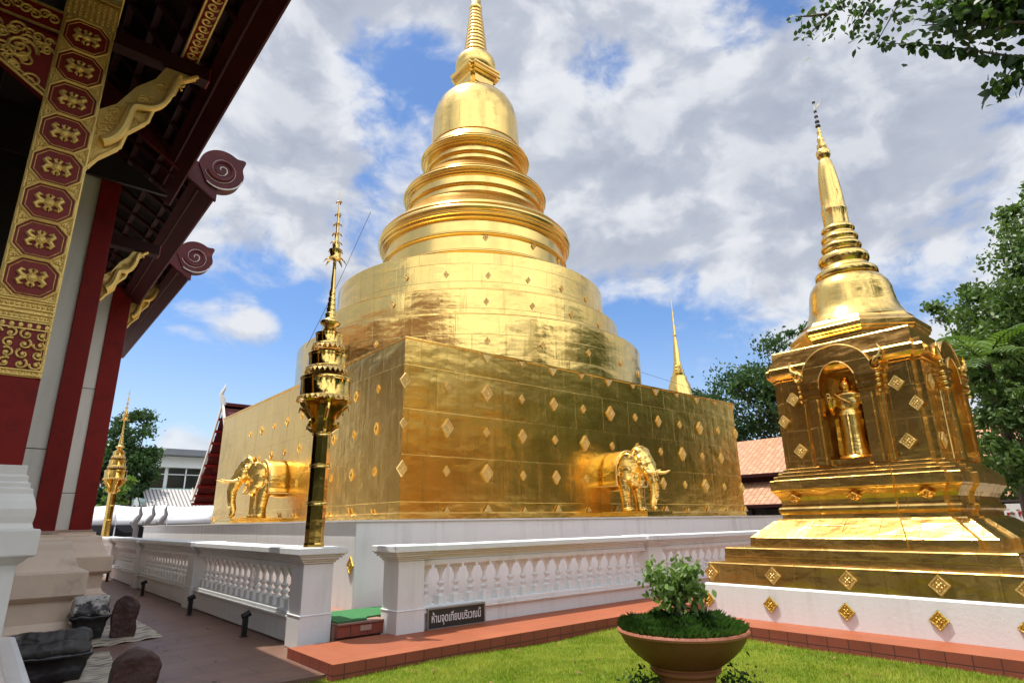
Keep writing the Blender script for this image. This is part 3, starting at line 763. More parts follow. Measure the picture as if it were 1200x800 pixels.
mb = MB(); mb.lathe([(.90, 4.87), (.875, 4.90), (.82, 4.97), (.765, 5.07), (.72, 5.2), (.695, 5.35), (.68, 5.5), (.645, 5.62), (.59, 5.71), (.53, 5.77), (.47, 5.795)], 64, SX, SY)
mb.build('bell', gold('gilded small bell', rough=.15, pw=.9, ph=.7, tilt=.03, wr=.22, wscale=2.2, tarnish=.2), sch)
mb = MB(); mb.lathe([(.47, 5.79), (.51, 5.80), (.525, 5.83), (.525, 5.90), (.51, 5.925), (.45, 5.94), (.42, 5.97), (.40, 6.02), (.385, 6.05), (.40, 6.08), (.425, 6.13), (.43, 6.18), (.415, 6.24), (.38, 6.28), (.33, 6.30), (.31, 6.36),
                     (.33, 6.38), (.345, 6.42), (.34, 6.46), (.31, 6.49), (.285, 6.52), (.285, 6.55), (.31, 6.57), (.32, 6.61), (.31, 6.65), (.275, 6.68), (.26, 6.71), (.26, 6.74), (.28, 6.76), (.29, 6.79), (.28, 6.83), (.25, 6.86), (.23, 6.88)], 48, SX, SY)
mb.build('neck_ring', G_SMOOTH, sch, sharp=50)
mb = MB(); mb.lathe([(.225, 6.87), (.222, 7.0), (.222, 7.2), (.228, 7.22), (.216, 7.24), (.205, 7.5), (.186, 7.8), (.155, 8.1), (.115, 8.30), (.085, 8.36), (.10, 8.38), (.125, 8.42), (.13, 8.50), (.12, 8.54), (.085, 8.56), (.085, 8.60), (.095, 8.62), (.09, 8.68), (.06, 8.70), (.06, 8.76), (.068, 8.78), (.06, 8.84), (.04, 8.86), (.04, 8.95), (.048, 8.97), (.03, 9.02), (.022, 9.10)], 32, SX, SY)
mb.build('spire', G_SMOOTH, sch, sharp=50)
mb = MB(); mb.lathe([(.014, 9.08), (.012, 9.72), (.0, 9.76)], 8, SX, SY)
for z, r_ in ((9.10, .05), (9.20, .044), (9.32, .036), (9.44, .030), (9.66, .03)): mb.lathe([(.01, z), (r_, z+.01), (r_*.9, z+.045), (.01, z+.06)], 14, SX, SY, 1)
mb.plate([(0, 0), (.10, .06), (.16, .14), (.08, .10), (.02, .10)], (SX+.01, SY-.02, 9.50), (-.2, -.98, 0), (0, 0, 1), .012)
mb.build('finial', [M_SILVERLINE, M_METALB], sch)
# projecting niche surrounds: pilasters, capitals, gable arch, vault and carved side scrolls
def niche_bay(nm, ang):
    mt = Matrix.Translation((SX, SY, 0)) @ Matrix.Rotation(ang, 4, 'Z')     # local: faces -y at y = -1.145
    yb = -1.145; yf = yb-.12
    mb = MB()
    for s in (-1, 1):
        a, b = sorted((s*NW*.97, s*.53))
        mb.box(a, yf, 2.384, b, yb+.02, 3.50, 0, mt)
        a2, b2 = sorted((s*.355, s*.47)); mb.box(a2, yf-.035, 2.386, b2, yf+.01, 3.46, 0, mt)
        for i, (z0, z1, e) in enumerate(((3.50, 3.545, .02), (3.548, 3.60, .05), (3.603, 3.66, .025), (3.663, 3.72, .055), (3.723, 3.77, .08))):
            a, b = sorted((s*(NW*.97-e*.3), s*(.53+e))); mb.box(a, yf-e, z0, b, yb+.015, z1, 0, mt)
    # arch plate: outer half round, inner opening
    k = 24; outer = []; inner = []
    for i in range(k+1):
        a = PI*i/k; outer.append((.545*math.cos(a), 3.80+.50*math.sin(a)*(1.0+.0*a))); inner.append((NW*.93*math.cos(a), 3.62+.40*math.sin(a)))
    outer = [(.545, 3.772)]+outer+[(-.545, 3.772)]; inner = [(NW*.93, 3.5)]+inner+[(-NW*.93, 3.5)]
    n_ = len(outer); v = []; 
    for y in (yf-.02, yb+.02):
        for (x, z) in outer: v.append((x, y, z))
        for (x, z) in inner: v.append((x, y, z))
    f = []
    for i in range(n_-1):
        f.append((i, i+1, n_+i+1, n_+i)); b = 2*n_
        f.append((b+i, b+n_+i, b+n_+i+1, b+i+1)); f.append((i, b+i, b+i+1, i+1)); f.append((n_+i, n_+i+1, b+n_+i+1, b+n_+i))
    mb.add(v, f, 0, False, None, mt)
    # raised rim on the arch, and the smaller inner rim
    mb.tube([(x, yf-.016, z) for x, z in outer[1:-1]], .014, 8, 0, True, mt)
    mb.tube([(x, yf-.022, z) for x, z in inner[1:-1]], .014, 8, 0, True, mt)
    # vault: a curved half shell closing the niche top and back
    v = []; f = []; m_ = 12
    for i in range(m_+1):
        a = PI*i/m_
        for y in (yb-.02, yb+ND-.01): v.append((NW*.985*math.cos(a), y, 3.60+.42*math.sin(a)))
    for i in range(m_): f.append((2*i, 2*i+1, 2*i+3, 2*i+2))
    v.append((0, yb+ND-.01, 3.60)); c_ = len(v)-1
    for i in range(m_): f.append((2*i+1, c_, 2*i+3))
    mb.add(v, f, 0, True, None, mt)
    # niche sill with a lump of lotus base
    mb.box(-NW, yb-.06, 2.384, NW, yb+ND, 2.47, 0, mt); mb.box(-NW*.8, yb-.10, 2.386, NW*.8, yb+.1, 2.44, 0, mt)
    mb.build(nm, G_SMALL, sch)
    for s in (-1, 1):
        mb = MB(); c0 = Vector((s*.62, yf-.03, 3.86)); pts = []
        for i in range(22):
            a = i/21*2.2*PI; rr_ = .105*(1-i/21*.78); pts.append((c0.x+s*rr_*math.cos(a+.6)*.9, c0.y, c0.z+rr_*math.sin(a+.6)))
        mb.tube(pts, [.040-.018*i/21 for i in range(22)], 7, 0, True, mt)
        mb.tube([(s*.60, yf-.03, 3.92), (s*.70, yf-.04, 3.99), (s*.72, yf-.04, 4.09), (s*.68, yf-.04, 4.17)], [.045, .035, .022, .008], 8, 0, True, mt)
        for z, r_ in ((3.70, .040), (3.62, .034), (3.54, .036), (3.45, .026)): mb.ell((s*.60, yf-.01, z), (r_, .05, r_), 8, 6, 0, None, mt)
        mb.tube([(s*.585, yb-.05, 3.42), (s*.60, yb-.045, 3.0), (s*.60, yb-.04, 2.40)], [.02, .014, .014], 8, 0, True, mt)
        mb.build('scroll_ornament', G_SMOOTH, sch)
niche_bay('niche_surround', -PI/2); niche_bay('niche_surround', 0)
# panel frames on the body faces
for ang in (-PI/2, 0):
    mt = Matrix.Translation((SX, SY, 0)) @ Matrix.Rotation(ang, 4, 'Z')
    for s in (-1, 1):
        mb = MB()
        for xx in (.66, 1.0): mb.box(min(s*xx, s*xx+.018), -1.153, 2.386, max(s*xx, s*xx+.018), -1.14, 3.87, 0, mt)
        mb.box(min(s*.662, s*1.0), -1.151, 3.12, max(s*.662, s*1.0), -1.14, 3.135, 0, mt)
        mb.build('panel_frame', G_SMALL, sch)
for s in (.80, -.80):
    for z in (2.66, 3.54): orn((.115, .125, .03, G_ORN), sch, (SX-1.150, SY+s, z), -PI/2)
    for z in (2.66, 3.54): orn((.115, .125, .03, G_ORN), sch, (SX+s, SY-1.150, z), 0)
orn((.10, .12, .03, G_ORN), sch, (SX-1.150, SY+1.01, 3.18), -PI/2); orn((.10, .12, .03, G_ORN), sch, (SX-1.150, SY-1.01, 3.2), -PI/2)
for s in (2.10, 1.05, -.03, -1.12, -2.0):
    orn(K_C, sch, (SX-2.163, SY+s, .755), -PI/2)
    orn(K_CP, sch, (SX-2.224, SY+s+.06, .355), -PI/2)
for s in (.95, 0, -.95): orn((.12, .085, .02, G_SMALL), sch, (SX-1.335-(.045 if s == 0 else 0), SY+s, 1.90), -PI/2, tiltx=.75)

def buddha(label, loc, rz):
    """standing figure, ~1.24 m, local: faces -y, right hand raised, left arm down"""
    t = thing('buddha_statue', label, 'statue', (0, 0, 0))
    mb = MB()
    for s in (-1, 1):
        mb.tube([(s*.075, .02, .03), (s*.075, .02, .30), (s*.085, .01, .58)], [.055, .062, .085], 12)
        mb.ell((s*.08, -.06, .025), (.045, .10, .028), 12, 7)
    # robe: flared sheet round the legs
    mb.lathe([(.0, .06), (.165, .06), (.160, .1), (.140, .35), (.150, .58), (.155, .66), (.130, .74), (.0, .76)], 22, 0, .01)
    mb.ell((0, .01, .86), (.165, .105, .17), 18, 12); mb.ell((0, .0, .96), (.185, .095, .085), 18, 10)
    mb.tube([(0, 0, .98), (0, -.005, 1.06)], [.065, .055], 12)
    mb.ell((0, -.012, 1.125), (.078, .088, .10), 18, 12)
    mb.ell((0, -.10, 1.115), (.014, .022, .022), 8, 6); mb.ell((0, -.088, 1.07), (.026, .02, .012), 8, 6)
    for s in (-1, 1): mb.ell((s*.082, .0, 1.105), (.014, .022, .05), 8, 6); mb.ell((s*.032, -.083, 1.132), (.020, .012, .010), 8, 5)
    mb.ell((0, .005, 1.215), (.05, .05, .045), 12, 8); mb.tube([(0, .005, 1.24), (0, .005, 1.31)], [.024, .006], 8)
    # left arm hangs (our right), right arm bent with the palm raised
    mb.tube([(.185, .0, .965), (.225, .0, .80), (.225, -.01, .66), (.222, -.02, .56)], [.055, .045, .036, .026], 12)
    mb.tube([(-.185, .0, .965), (-.225, .0, .80), (-.215, -.03, .72), (-.195, -.14, .80), (-.19, -.17, .87)], [.055, .045, .042, .034, .026], 12)
    for s, hx, hy, hz, d in ((1, .222, -.02, .52, -1), (-1, -.19, -.185, .915, 1)):
        mb.ell((hx, hy, hz), (.032, .018, .042), 10, 7)
        for i in range(4):
            L = (.055, .066, .062, .048)[i]; xx = hx+(-.024+.016*i)
            mb.tube([(xx, hy, hz+d*.03), (xx, hy-.006, hz+d*(.03+L))], [.0095, .0075], 6)
        mb.tube([(hx-s*.03, hy-.005, hz), (hx-s*.052, hy-.02, hz+d*.03)], [.010, .008], 6)
    fused(mb, .0095, 3, 'body', G_BODY, t)
    # robe edges: two hanging panels beside the legs, shoulder sash and belt
    mb = MB()
    for s in (-1, 1):
        mb.plate([(0, 0), (.07, .02), (.05, .55), (.0, .58)], (s*.17, .02, .06), (s*1, .25, 0), (0, 0, 1), .012*s)
    mb.tube([(.155*math.cos(a), .01+.118*math.sin(a), .685) for a in np.linspace(0, 2*PI, 25)], .012, 6)
    mb.tube([(-.14, -.06, 1.0), (-.06, -.10, .92), (.04, -.115, .84), (.14, -.09, .74)], .013, 6)
    mb.tube([(0, -.128, .70), (0, -.142, .40), (0, -.165, .07)], .016, 6)
    mb.build('robe', G_BODY, t)
    mb = MB(); mb.lathe([(.0, 0), (.22, 0), (.24, .02), (.22, .045), (.20, .05), (.0, .052)], 24); mb.build('lotus_base', G_SMOOTH, t)
    t.location = loc; t.rotation_euler = (0, 0, rz); t.scale = (1.18, 1.1, 1.06); return t
b1 = buddha('golden standing Buddha with raised hand in the arched niche facing the lawn', (SX-1.145+.15, SY-.02, 2.472), -PI/2)
b2 = copy_tree(b1); b2.location = (SX+.0, SY-1.145+.16, 2.472); b2.rotation_euler = (0, 0, 0); b2['label'] = 'golden standing Buddha deep in the right side niche, nearly hidden behind its pilaster'

sc2 = copy_tree(sch); sc2.location = (20.6, -3.2, 0); sc2.scale = (1.25, 1.25, 1.25)
sc2['label'] = 'matching gilded corner chedi beyond the lawn, outside the photo to the right'

# ------------------------------------------------------------------ distant third chedi behind the cube
FX, FY = 29.1, 19.4
fch = thing('far_chedi', 'slender far gilded chedi spire showing above the right end of the cube', 'chedi', (FX, FY, 0))
mb = MB(); mb.rloft(FX-1.6, FY-1.6, FX+1.6, FY+1.6, [(.5, 0), (.5, 1.2), (.2, 1.4), (0, 2.5), (0, 5.8), (.2, 6.0), (0, 6.4)]); mb.build('body', G_SMALL, fch)
mb = MB(); mb.lathe([(1.1, 6.3), (1.0, 6.9), (.85, 7.6), (.74, 8.1), (.66, 8.5), (.60, 8.9), (.48, 9.15), (.46, 9.3), (.44, 9.4), (.34, 9.45), (.36, 9.6), (.30, 9.65), (.31, 9.8), (.26, 9.85), (.27, 10.0), (.22, 10.05), (.22, 10.2), (.18, 10.3)], 40, FX, FY); mb.build('bell', G_SMOOTH, fch)
mb = MB(); mb.lathe([(.19, 10.25), (.17, 10.9), (.11, 11.6), (.07, 11.8), (.12, 11.9), (.08, 12.0), (.10, 12.1), (.06, 12.2), (.08, 12.45), (.04, 12.6), (.06, 12.9), (.03, 13.0), (.05, 13.3), (.02, 13.4), (.02, 14.1), (0, 14.15)], 20, FX, FY); mb.build('spire', G_SMOOTH, fch)

# ------------------------------------------------------------------ balustrades
BAL = [(.075, 0), (.075, .10), (.060, .125), (.030, .150), (.030, .165), (.052, .185), (.060, .205), (.050, .222), (.026, .245), (.026, .258), (.050, .280), (.060, .302), (.046, .320), (.026, .338), (.024, .40), (.030, .43), (.050, .462), (.052, .475), (.064, .50), (.066, .52)]
def baluster_bm():
    mb = MB(); mb.box(-.078, -.078, 0, .078, .078, .125)
    mb.lathe([(r, z) for r, z in BAL if z > .12], 14); mb.box(-.07, -.07, .515, .07, .07, .575); return mb
BALME = None
def balustrade(name, label, p0, axis, pillars, end, nper, start_pillar=True):
    """p0: outer face line origin; axis 'x' or 'y'. pillars: (start, stop) along the axis."""
    global BALME
    t = thing(name, label, 'balustrade', (p0[0], p0[1], 0))
    TH = .36
    def bx(mb, a0, a1, d0, d1, z0, z1, m_=0):
        """a along the run, d depth inwards from the outer face"""
        if axis == 'y': mb.box(p0[0]+d0, a0, z0, p0[0]+d1, a1, z1, m_)
        else: mb.box(a0, p0[1]+d0, z0, a1, p0[1]+d1, z1, m_)
    segs = []
    for i, (a, b) in enumerate(pillars):
        nxt = pillars[i+1][0] if i+1 < len(pillars) else end
        segs.append((b, nxt))
    a_all, b_all = pillars[0][0], end
    mb = MB()
    for (a, b) in segs:
        bx(mb, a, b, .04, TH-.04, .02, .335)
        bx(mb, a, b, -.005, TH+.005, .337, .372); bx(mb, a, b, .02, TH-.02, .374, .425)
    mb.build('base_wall', M_WHITE, t, bevel=.008)
    mb = MB()
    for (a, b) in segs:
        bx(mb, a, b, .03, TH-.03, .995, 1.07); bx(mb, a, b, .045, TH-.045, 1.072, 1.135)
    mb.build('top_rail', M_WHITE, t, bevel=.006)
    mb = MB()
    for (a, b) in segs:
        bx(mb, a, b, -.02, TH+.02, 1.137, 1.165); bx(mb, a, b, -.05, TH+.05, 1.167, 1.195); bx(mb, a, b, -.10, TH+.10, 1.197, 1.285)
    mb.build('coping', M_WHITE, t, bevel=.012)
    for (a, b) in pillars:
        mb = MB(); e = .05
        bx(mb, a, b, -e, TH+e, .0, .42); bx(mb, a+.012, b-.012, -e+.012, TH+e-.012, .42, 1.08)
        bx(mb, a-.006, b+.006, -e-.006, TH+e+.006, .40, .425)
        for k, (ee, z0, z1) in enumerate(((.012, 1.082, 1.11), (.04, 1.112, 1.14), (.075, 1.142, 1.172), (.10, 1.174, 1.2))): bx(mb, a-ee, b+ee, -e-ee, TH+e+ee, z0, z1)
        bx(mb, a-.13, b+.13, -e-.13, TH+e+.13, 1.202, 1.292)
        mb.build('pillar', M_WHITE, t, bevel=.010)
    if BALME is None:
        o = baluster_bm().build('baluster', M_WHITE); BALME = o.data; bpy.data.objects.remove(o)
    for (a, b), n_ in zip(segs, nper):
        for i in range(n_):
            q = a+(b-a)*(i+.5)/n_
            o = bpy.data.objects.new('baluster', BALME); COL.objects.link(o); o.parent = t
            loc = (p0[0]+TH/2, q, .423) if axis == 'y' else (q, p0[1]+TH/2, .423)
            o.location = Vector(loc)-Vector((p0[0], p0[1], 0))
    return t
LP = [(8.60, 9.06), (14.35, 14.9), (20.2, 20.75), (25.0, 25.5), (28.4, 28.9)]
balustrade('balustrade', 'white balustrade along the brown walkway, carrying the two gilded posts', (3.55, 8.6), 'y', LP, 36.5, (17, 17, 17, 12, 26))
balustrade('balustrade', 'white balustrade above the red kerb with a black sign on its base', (4.66, 8.08), 'x', [(4.66, 5.12), (10.42, 10.88), (16.4, 16.86)], 22, (19, 19, 17))

# ------------------------------------------------------------------ gilded parasol posts
def parasol_post(label, loc):
    t = thing('ornamental_post', label, 'ornamental post', (0, 0, 0), 'gilded posts on the walkway balustrade')
    mb = MB(); mb.lathe([(.150, 0), (.150, .04), (.140, .06), (.138, .6), (.134, 1.7), (.13, 2.1)], 10, smooth=False); mb.build('shaft', G_POST, t)
    for z in (.61, 1.15, 1.62):
        mb = MB(); mb.lathe([(.138, z-.03), (.150, z-.03), (.152, z-.015), (.146, z), (.152, z+.015), (.150, z+.03), (.138, z+.03)], 24); mb.build('collar', G_SMOOTH, t)
    for k in range(6):
        a = k*PI/3+.3; c, s_ = math.cos(a), math.sin(a); mb = MB()
        prof = [(.12, 1.62), (.20, 1.68), (.21, 1.76), (.17, 1.80), (.19, 1.90), (.25, 1.98), (.35, 2.06), (.38, 2.12), (.13, 2.12)]
        mb.plate(prof, (-s_*.0225, c*.0225, 0), (c, s_, 0), (0, 0, 1), .045)
        mb.tube([(c*.16, s_*.16, 1.70), (c*.235, s_*.235, 1.72), (c*.24, s_*.24, 1.80), (c*.20, s_*.20, 1.80)], [.03, .028, .02, .008], 7)
        mb.tube([(c*.20, s_*.20, 1.86), (c*.29, s_*.29, 1.98), (c*.37, s_*.37, 2.03), (c*.39, s_*.39, 1.96)], [.028, .03, .026, .008], 7)
        mb.build('bracket', G_POST, t)
    def teeth(r, z, n_, h, d=-1):
        mb = MB()
        for k in range(n_):
            a0 = 2*PI*k/n_; a1 = 2*PI*(k+1)/n_; am = (a0+a1)/2
            v = []
            for rr_ in (r, r+.012):
                v += [(rr_*math.cos(a0), rr_*math.sin(a0), z), (rr_*math.cos(a1), rr_*math.sin(a1), z), ((rr_+.012)*math.cos(am), (rr_+.012)*math.sin(am), z+d*h)]
            mb.add(v, [(0, 2, 1), (3, 4, 5), (0, 1, 4, 3), (1, 2, 5, 4), (2, 0, 3, 5)])
        return mb
    z = 2.12
    for i, (r_, h, cr) in enumerate(((.385, .40, .30), (.29, .29, .23), (.21, .24, .15))):
        mb = MB()
        if i == 0: mb.lathe([(.16, z-.02), (.33, z-.01), (r_*1.02, z+.03), (r_*1.03, z+.06), (r_, z+.07), (r_*.985, z+.08), (r_*.985, z+h-.08), (r_*1.015, z+h-.07), (r_*1.02, z+h-.05), (r_*1.0, z+h-.03), (cr*1.05, z+h), (cr*.9, z+h+.02)], 36)
        else: mb.lathe([(r_*.9, z-.01), (r_*1.06, z+.0), (r_*1.07, z+.03), (r_, z+.05), (r_*.985, z+.06), (r_*.985, z+h-.07), (r_*1.03, z+h-.06), (r_*1.03, z+h-.03), (cr*1.05, z+h), (cr*.9, z+h+.02)], 36)
        mb.build('drum', G_POST, t, sharp=30)
        if i == 0: teeth(r_*1.03, z+.06, 30, .07).build('crown', G_ORN, t)
        mb = teeth(cr*1.03, z+h+.105, 26 if i == 0 else 20, .07)
        mb.lathe([(cr*1.0, z+h+.09), (cr*1.06, z+h+.10), (cr*1.06, z+h+.125), (cr, z+h+.13)], 30)
        if i < 2: mb.build('crown', G_ORN, t)
        z += h+(.10 if i < 2 else 0)
    z0 = z
    mb = MB(); mb.lathe([(.15, z0), (.13, z0+.03), (.085, z0+.06), (.095, z0+.10), (.15, z0+.13), (.165, z0+.16), (.15, z0+.19), (.10, z0+.21), (.085, z0+.25), (.095, z0+.29), (.088, z0+.32), (.068, z0+.34), (.075, z0+.37), (.078, z0+.41), (.062, z0+.43), (.068, z0+.46), (.068, z0+.50), (.054, z0+.52), (.06, z0+.55), (.06, z0+.59), (.046, z0+.61), (.052, z0+.65), (.050, z0+.70), (.034, z0+.76), (.038, z0+.85), (.030, z0+1.05), (.024, z0+1.25), (.05, z0+1.28), (.10, z0+1.29), (.085, z0+1.34), (.10, z0+1.40), (.11, z0+1.44), (.055, z0+1.47), (.06, z0+1.55), (.03, z0+1.6), (.035, z0+1.72), (.02, z0+1.8), (.03, z0+1.92), (.015, z0+2.0), (.022, z0+2.12), (.010, z0+2.2), (.014, z0+2.35), (.006, z0+2.45), (.002, z0+2.60)], 20)
    mb.build('spire', G_SMOOTH, t, sharp=60)
    lm = None; k = 0
    for zz_, r_, n_, L in ((1.30, .09, 8, .10), (1.45, .065, 6, .06), (1.60, .05, 6, .055), (1.76, .04, 5, .05), (1.94, .035, 5, .045), (2.12, .028, 4, .04), (2.36, .02, 4, .04)):
        mb = MB()
        for j in range(n_):
            a = 2*PI*j/n_+zz_*7; c, s_ = math.cos(a), math.sin(a)
            mb.add([(c*r_-s_*.02, s_*r_+c*.02, z0+zz_), (c*r_+s_*.02, s_*r_-c*.02, z0+zz_), (c*(r_+L*.6)+s_*.022, s_*(r_+L*.6)-c*.022, z0+zz_-L*.35), (c*(r_+L), s_*(r_+L), z0+zz_-L*1.0), (c*(r_+L*.6)-s_*.022, s_*(r_+L*.6)+c*.022, z0+zz_-L*.35)], [(0, 1, 2, 3, 4)])
        o = mb.build('leaf_tier', G_POST, t); so = o.modifiers.new('s', 'SOLIDIFY'); so.thickness = .006
    t.location = loc; return t
p1 = parasol_post('tall gilded parasol post standing on the near end pillar of the walkway balustrade', (3.735, 8.87, 1.292))
p2 = copy_tree(p1); p2.location = (3.735, 28.65, 1.292); p2['label'] = 'bright gilded parasol post far down the walkway in front of the dark tree'
p2.rotation_euler = (0, 0, .4)

# ------------------------------------------------------------------ sign, step, mat
t = thing('sign', 'black sign board with white Thai lettering fixed low on the balustrade base', 'sign', (5.71, 8.06, .07))
mb = MB(); mb.box(5.20, 8.058, .125, 6.22, 8.085, .385); mb.build('board', M_SIGN, t)
mb = MB()
for b in ((5.18, .105, 6.24, .128), (5.18, .382, 6.24, .405), (5.18, .128, 5.203, .382), (6.217, .128, 6.24, .382)): mb.box(b[0], 8.045, b[1], b[2], 8.09, b[3])
mb.build('frame', M_SIGNF, t, bevel=.003)
cu = bpy.data.curves.new('lettering', 'FONT'); cu.body = 'ห้ามจุดเทียนบริเวณนี้'; cu.size = 1; cu.offset = .010; cu.extrude = .01; cu.align_x = 'CENTER'
to = bpy.data.objects.new('lettering', cu); COL.objects.link(to); bpy.context.view_layer.update()
me = bpy.data.meshes.new_from_object(to.evaluated_get(bpy.context.evaluated_depsgraph_get())); bpy.data.objects.remove(to)
co = np.array([v_.co for v_ in me.vertices]); mn, mx = co.min(0), co.max(0); s_ = .90/(mx[0]-mn[0]); sz = .185/(mx[1]-mn[1])
lt = bpy.data.objects.new('lettering', me); COL.objects.link(lt); me.materials.clear(); me.materials.append(M_LETTER); lt.parent = t
cxm = (mx[0]+mn[0])/2; cym = (mx[1]+mn[1])/2
me.transform(Matrix(((s_, 0, 0, -cxm*s_), (0, 0, -s_, 8.056-8.06), (0, sz, 0, .255-.07-cym*sz), (0, 0, 0, 1))))
lt.location = (0, 0, 0)

t = thing('step', 'dark red box step with a small plate between the two balustrade pillars', 'step', (4.3, 8.5, .11))
mb = MB(); mb.box(3.965, 8.40, .118, 4.70, 8.495, .268); mb.build('riser', M_CURBF, t)
mb = MB(); mb.box(3.965, 8.375, .27, 4.70, 8.9, .295); mb.build('tread', M_COURT, t, bevel=.004)
mb = MB(); mb.box(4.30, 8.388, .175, 4.47, 8.398, .245); mb.build('plate', M_LABEL, t)
mb = MB(); mb.plate([(3.97, 8.44), (4.42, 8.44), (4.50, 8.62), (4.75, 8.66), (5.2, 8.75), (5.2, 9.5), (3.97, 9.5)], (0, 0, .298), (1, 0, 0), (0, 1, 0), .02)
tag(recenter(mb.build('mat', M_MATG), (4.3, 8.9, .29)), 'green synthetic turf mat laid on the step between the white pillars', 'mat')

# ------------------------------------------------------------------ terracotta bowl, bonsai, mondo grass
PX, PY = 5.38, 3.82; Z0 = -.05
t = thing('plant_bowl', 'wide terracotta bowl on a round foot at the edge of the lawn', 'pot', (PX, PY, Z0))
mb = MB(); mb.lathe([(.30, .27), (.345, .283), (.405, .322), (.472, .375), (.53, .433), (.572, .49), (.594, .535), (.603, .552), (.615, .555), (.620, .575), (.61, .59), (.585, .59), (.57, .575), (.55, .545), (.30, .53), (0, .53)], 72, PX, PY); mb.build('bowl', [M_TERRA], t)
mb = MB(); mb.lathe([(.592, .553), (.617, .556), (.623, .575), (.613, .593), (.583, .593)], 72, PX, PY, cap=False); mb.build('rim', M_TERRAR, t)
mb = MB(); mb.lathe([(.30, Z0), (.31, Z0+.05), (.285, Z0+.08), (.265, .10), (.262, .15), (.275, .19), (.305, .205), (.325, .22), (.33, .24), (.315, .255), (.335, .265), (.34, .278), (.30, .285)], 64, PX, PY); mb.build('foot', M_TERRAR, t)
# mondo grass mound
n = 20000; r_ = .575*np.sqrt(rng.random(n)); a = rng.random(n)*2*PI
bx_ = PX+r_*np.cos(a); by_ = PY+r_*np.sin(a)
hump = .075+.075*np.clip(1-(r_/.58)**3, 0, 1)*(.45+.75*np.sin(bx_*13)*np.cos(by_*11)+.4*np.sin(bx_*29+by_*23))
base = np.stack([bx_, by_, np.full(n, .545)], 1)
an = rng.random(n)*2*PI; ln = np.clip(hump, .03, None)*(.5+.55*rng.random(n))+.018
mid = base+np.stack([np.cos(an)*ln*.22, np.sin(an)*ln*.22, ln*.8], 1); tip = base+np.stack([np.cos(an)*ln*.75, np.sin(an)*ln*.75, ln*1.12], 1)
sd = np.stack([-np.sin(an), np.cos(an), np.zeros(n)], 1)*.0032
o = poly_mesh('mondo_grass', np.stack([base-sd, base+sd, mid+sd, tip, mid-sd], 1), M_MONDO)
tag(o, 'dark green tufted mondo grass filling the terracotta bowl', 'grass', kind='stuff')
mb = MB(); mb.lathe([(.0, .548), (.55, .548)], 40, PX, PY, cap=False); tag(mb.build('soil', M_BARK), 'dark soil in the terracotta bowl', 'soil', kind='stuff')
for dx, dy, s_ in ((-.30, .02, .05), (-.22, -.08, .035)):
    mb = MB(); mb.ell((PX+dx, PY+dy, .585), (s_, s_*.8, s_*.7), 9, 6)
    o = recenter(mb.build('stone', M_MARBLEW), (PX+dx, PY+dy, .585)); tag(o, 'larger pale pebble lying among the mondo grass in the bowl' if s_ > .04 else 'smaller pale pebble beside the larger one in the bowl', 'pebble')
t = thing('bonsai', 'small leafy bonsai with exposed roots growing in the terracotta bowl', 'bonsai', (PX, PY, .55))
mb = MB()
BX, BY = PX+.0, PY+.02
mb.tube([(BX, BY, .54), (BX-.02, BY, .66), (BX+.01, BY, .76), (BX-.01, BY, .86)], [.075, .06, .05, .03], 9)
for k in range(7):
    a = k*.9; mb.tube([(BX+.02*math.cos(a), BY+.02*math.sin(a), .72), (BX+.09*math.cos(a), BY+.09*math.sin(a), .63), (BX+.17*math.cos(a), BY+.17*math.sin(a), .545)], [.028, .024, .012], 6)
tips = []
for k in range(16):
    a = k*2.4; rr_ = .07+.16*rng.random(); z = .84+.30*rng.random()
    q = Vector((BX+rr_*math.cos(a), BY+rr_*math.sin(a), z)); tips.append(q)
    mb.tube([(BX, BY, .74+.08*rng.random()), ((BX+q.x)/2, (BY+q.y)/2, (z+.8)/2), tuple(q)], [.018, .011, .004], 5)
mb.build('trunk', M_BARK, t)
tp = np.array([tuple(q) for q in tips]); idx = rng.integers(0, len(tp), 1100)
pos = tp[idx]+rng.normal(size=(1100, 3))*np.array((.06, .06, .06)); pos[:, 2] = np.clip(pos[:, 2], .76, 1.26)
poly_mesh('foliage', leaf_arrays(pos, .060*(.7+.7*rng.random(1100)), aspect=.6, droop=.6), M_BONSAI, t)
pos = np.array([(BX+.13, BY-.10, .74), (BX-.16, BY-.02, .78), (BX+.22, BY-.05, .80), (BX+.03, BY-.16, .72), (BX-.05, BY-.15, .70), (BX+.10, BY-.15, .68), (BX+.18, BY-.10, .86)])
poly_mesh('low_leaves', leaf_arrays(pos, np.full(7, .12), aspect=.6, droop=1.2), M_BONSAI, t)
def low_plant(label, x, y, r_, h, n_):
    t = thing('ground_shrub', label, 'shrub', (x, y, Z0), 'dark shrubs at the bowl foot')
    pos = np.stack([x+rng.normal(size=n_)*r_*.5, y+rng.normal(size=n_)*r_*.5, Z0+.02+np.abs(rng.normal(size=n_))*h*.5], 1)
    poly_mesh('leaves', leaf_arrays(pos, .045*(.6+.8*rng.random(n_)), aspect=.5), M_LEAF1, t)
    mb = MB()
    for k in range(9):
        a = k*.7; mb.tube([(x, y, Z0-.02), (x+r_*.3*math.cos(a), y+r_*.3*math.sin(a), Z0+h*.4), (x+r_*.6*math.cos(a), y+r_*.6*math.sin(a), Z0+h*.8)], [.008, .006, .003], 5)
    mb.build('stems', M_TWIG, t)
low_plant('dark low shrub left of the bowl foot', PX-.33, PY+.22, .20, .26, 420)
low_plant('dark low shrub right of the bowl foot', PX+.30, PY-.34, .22, .24, 420)

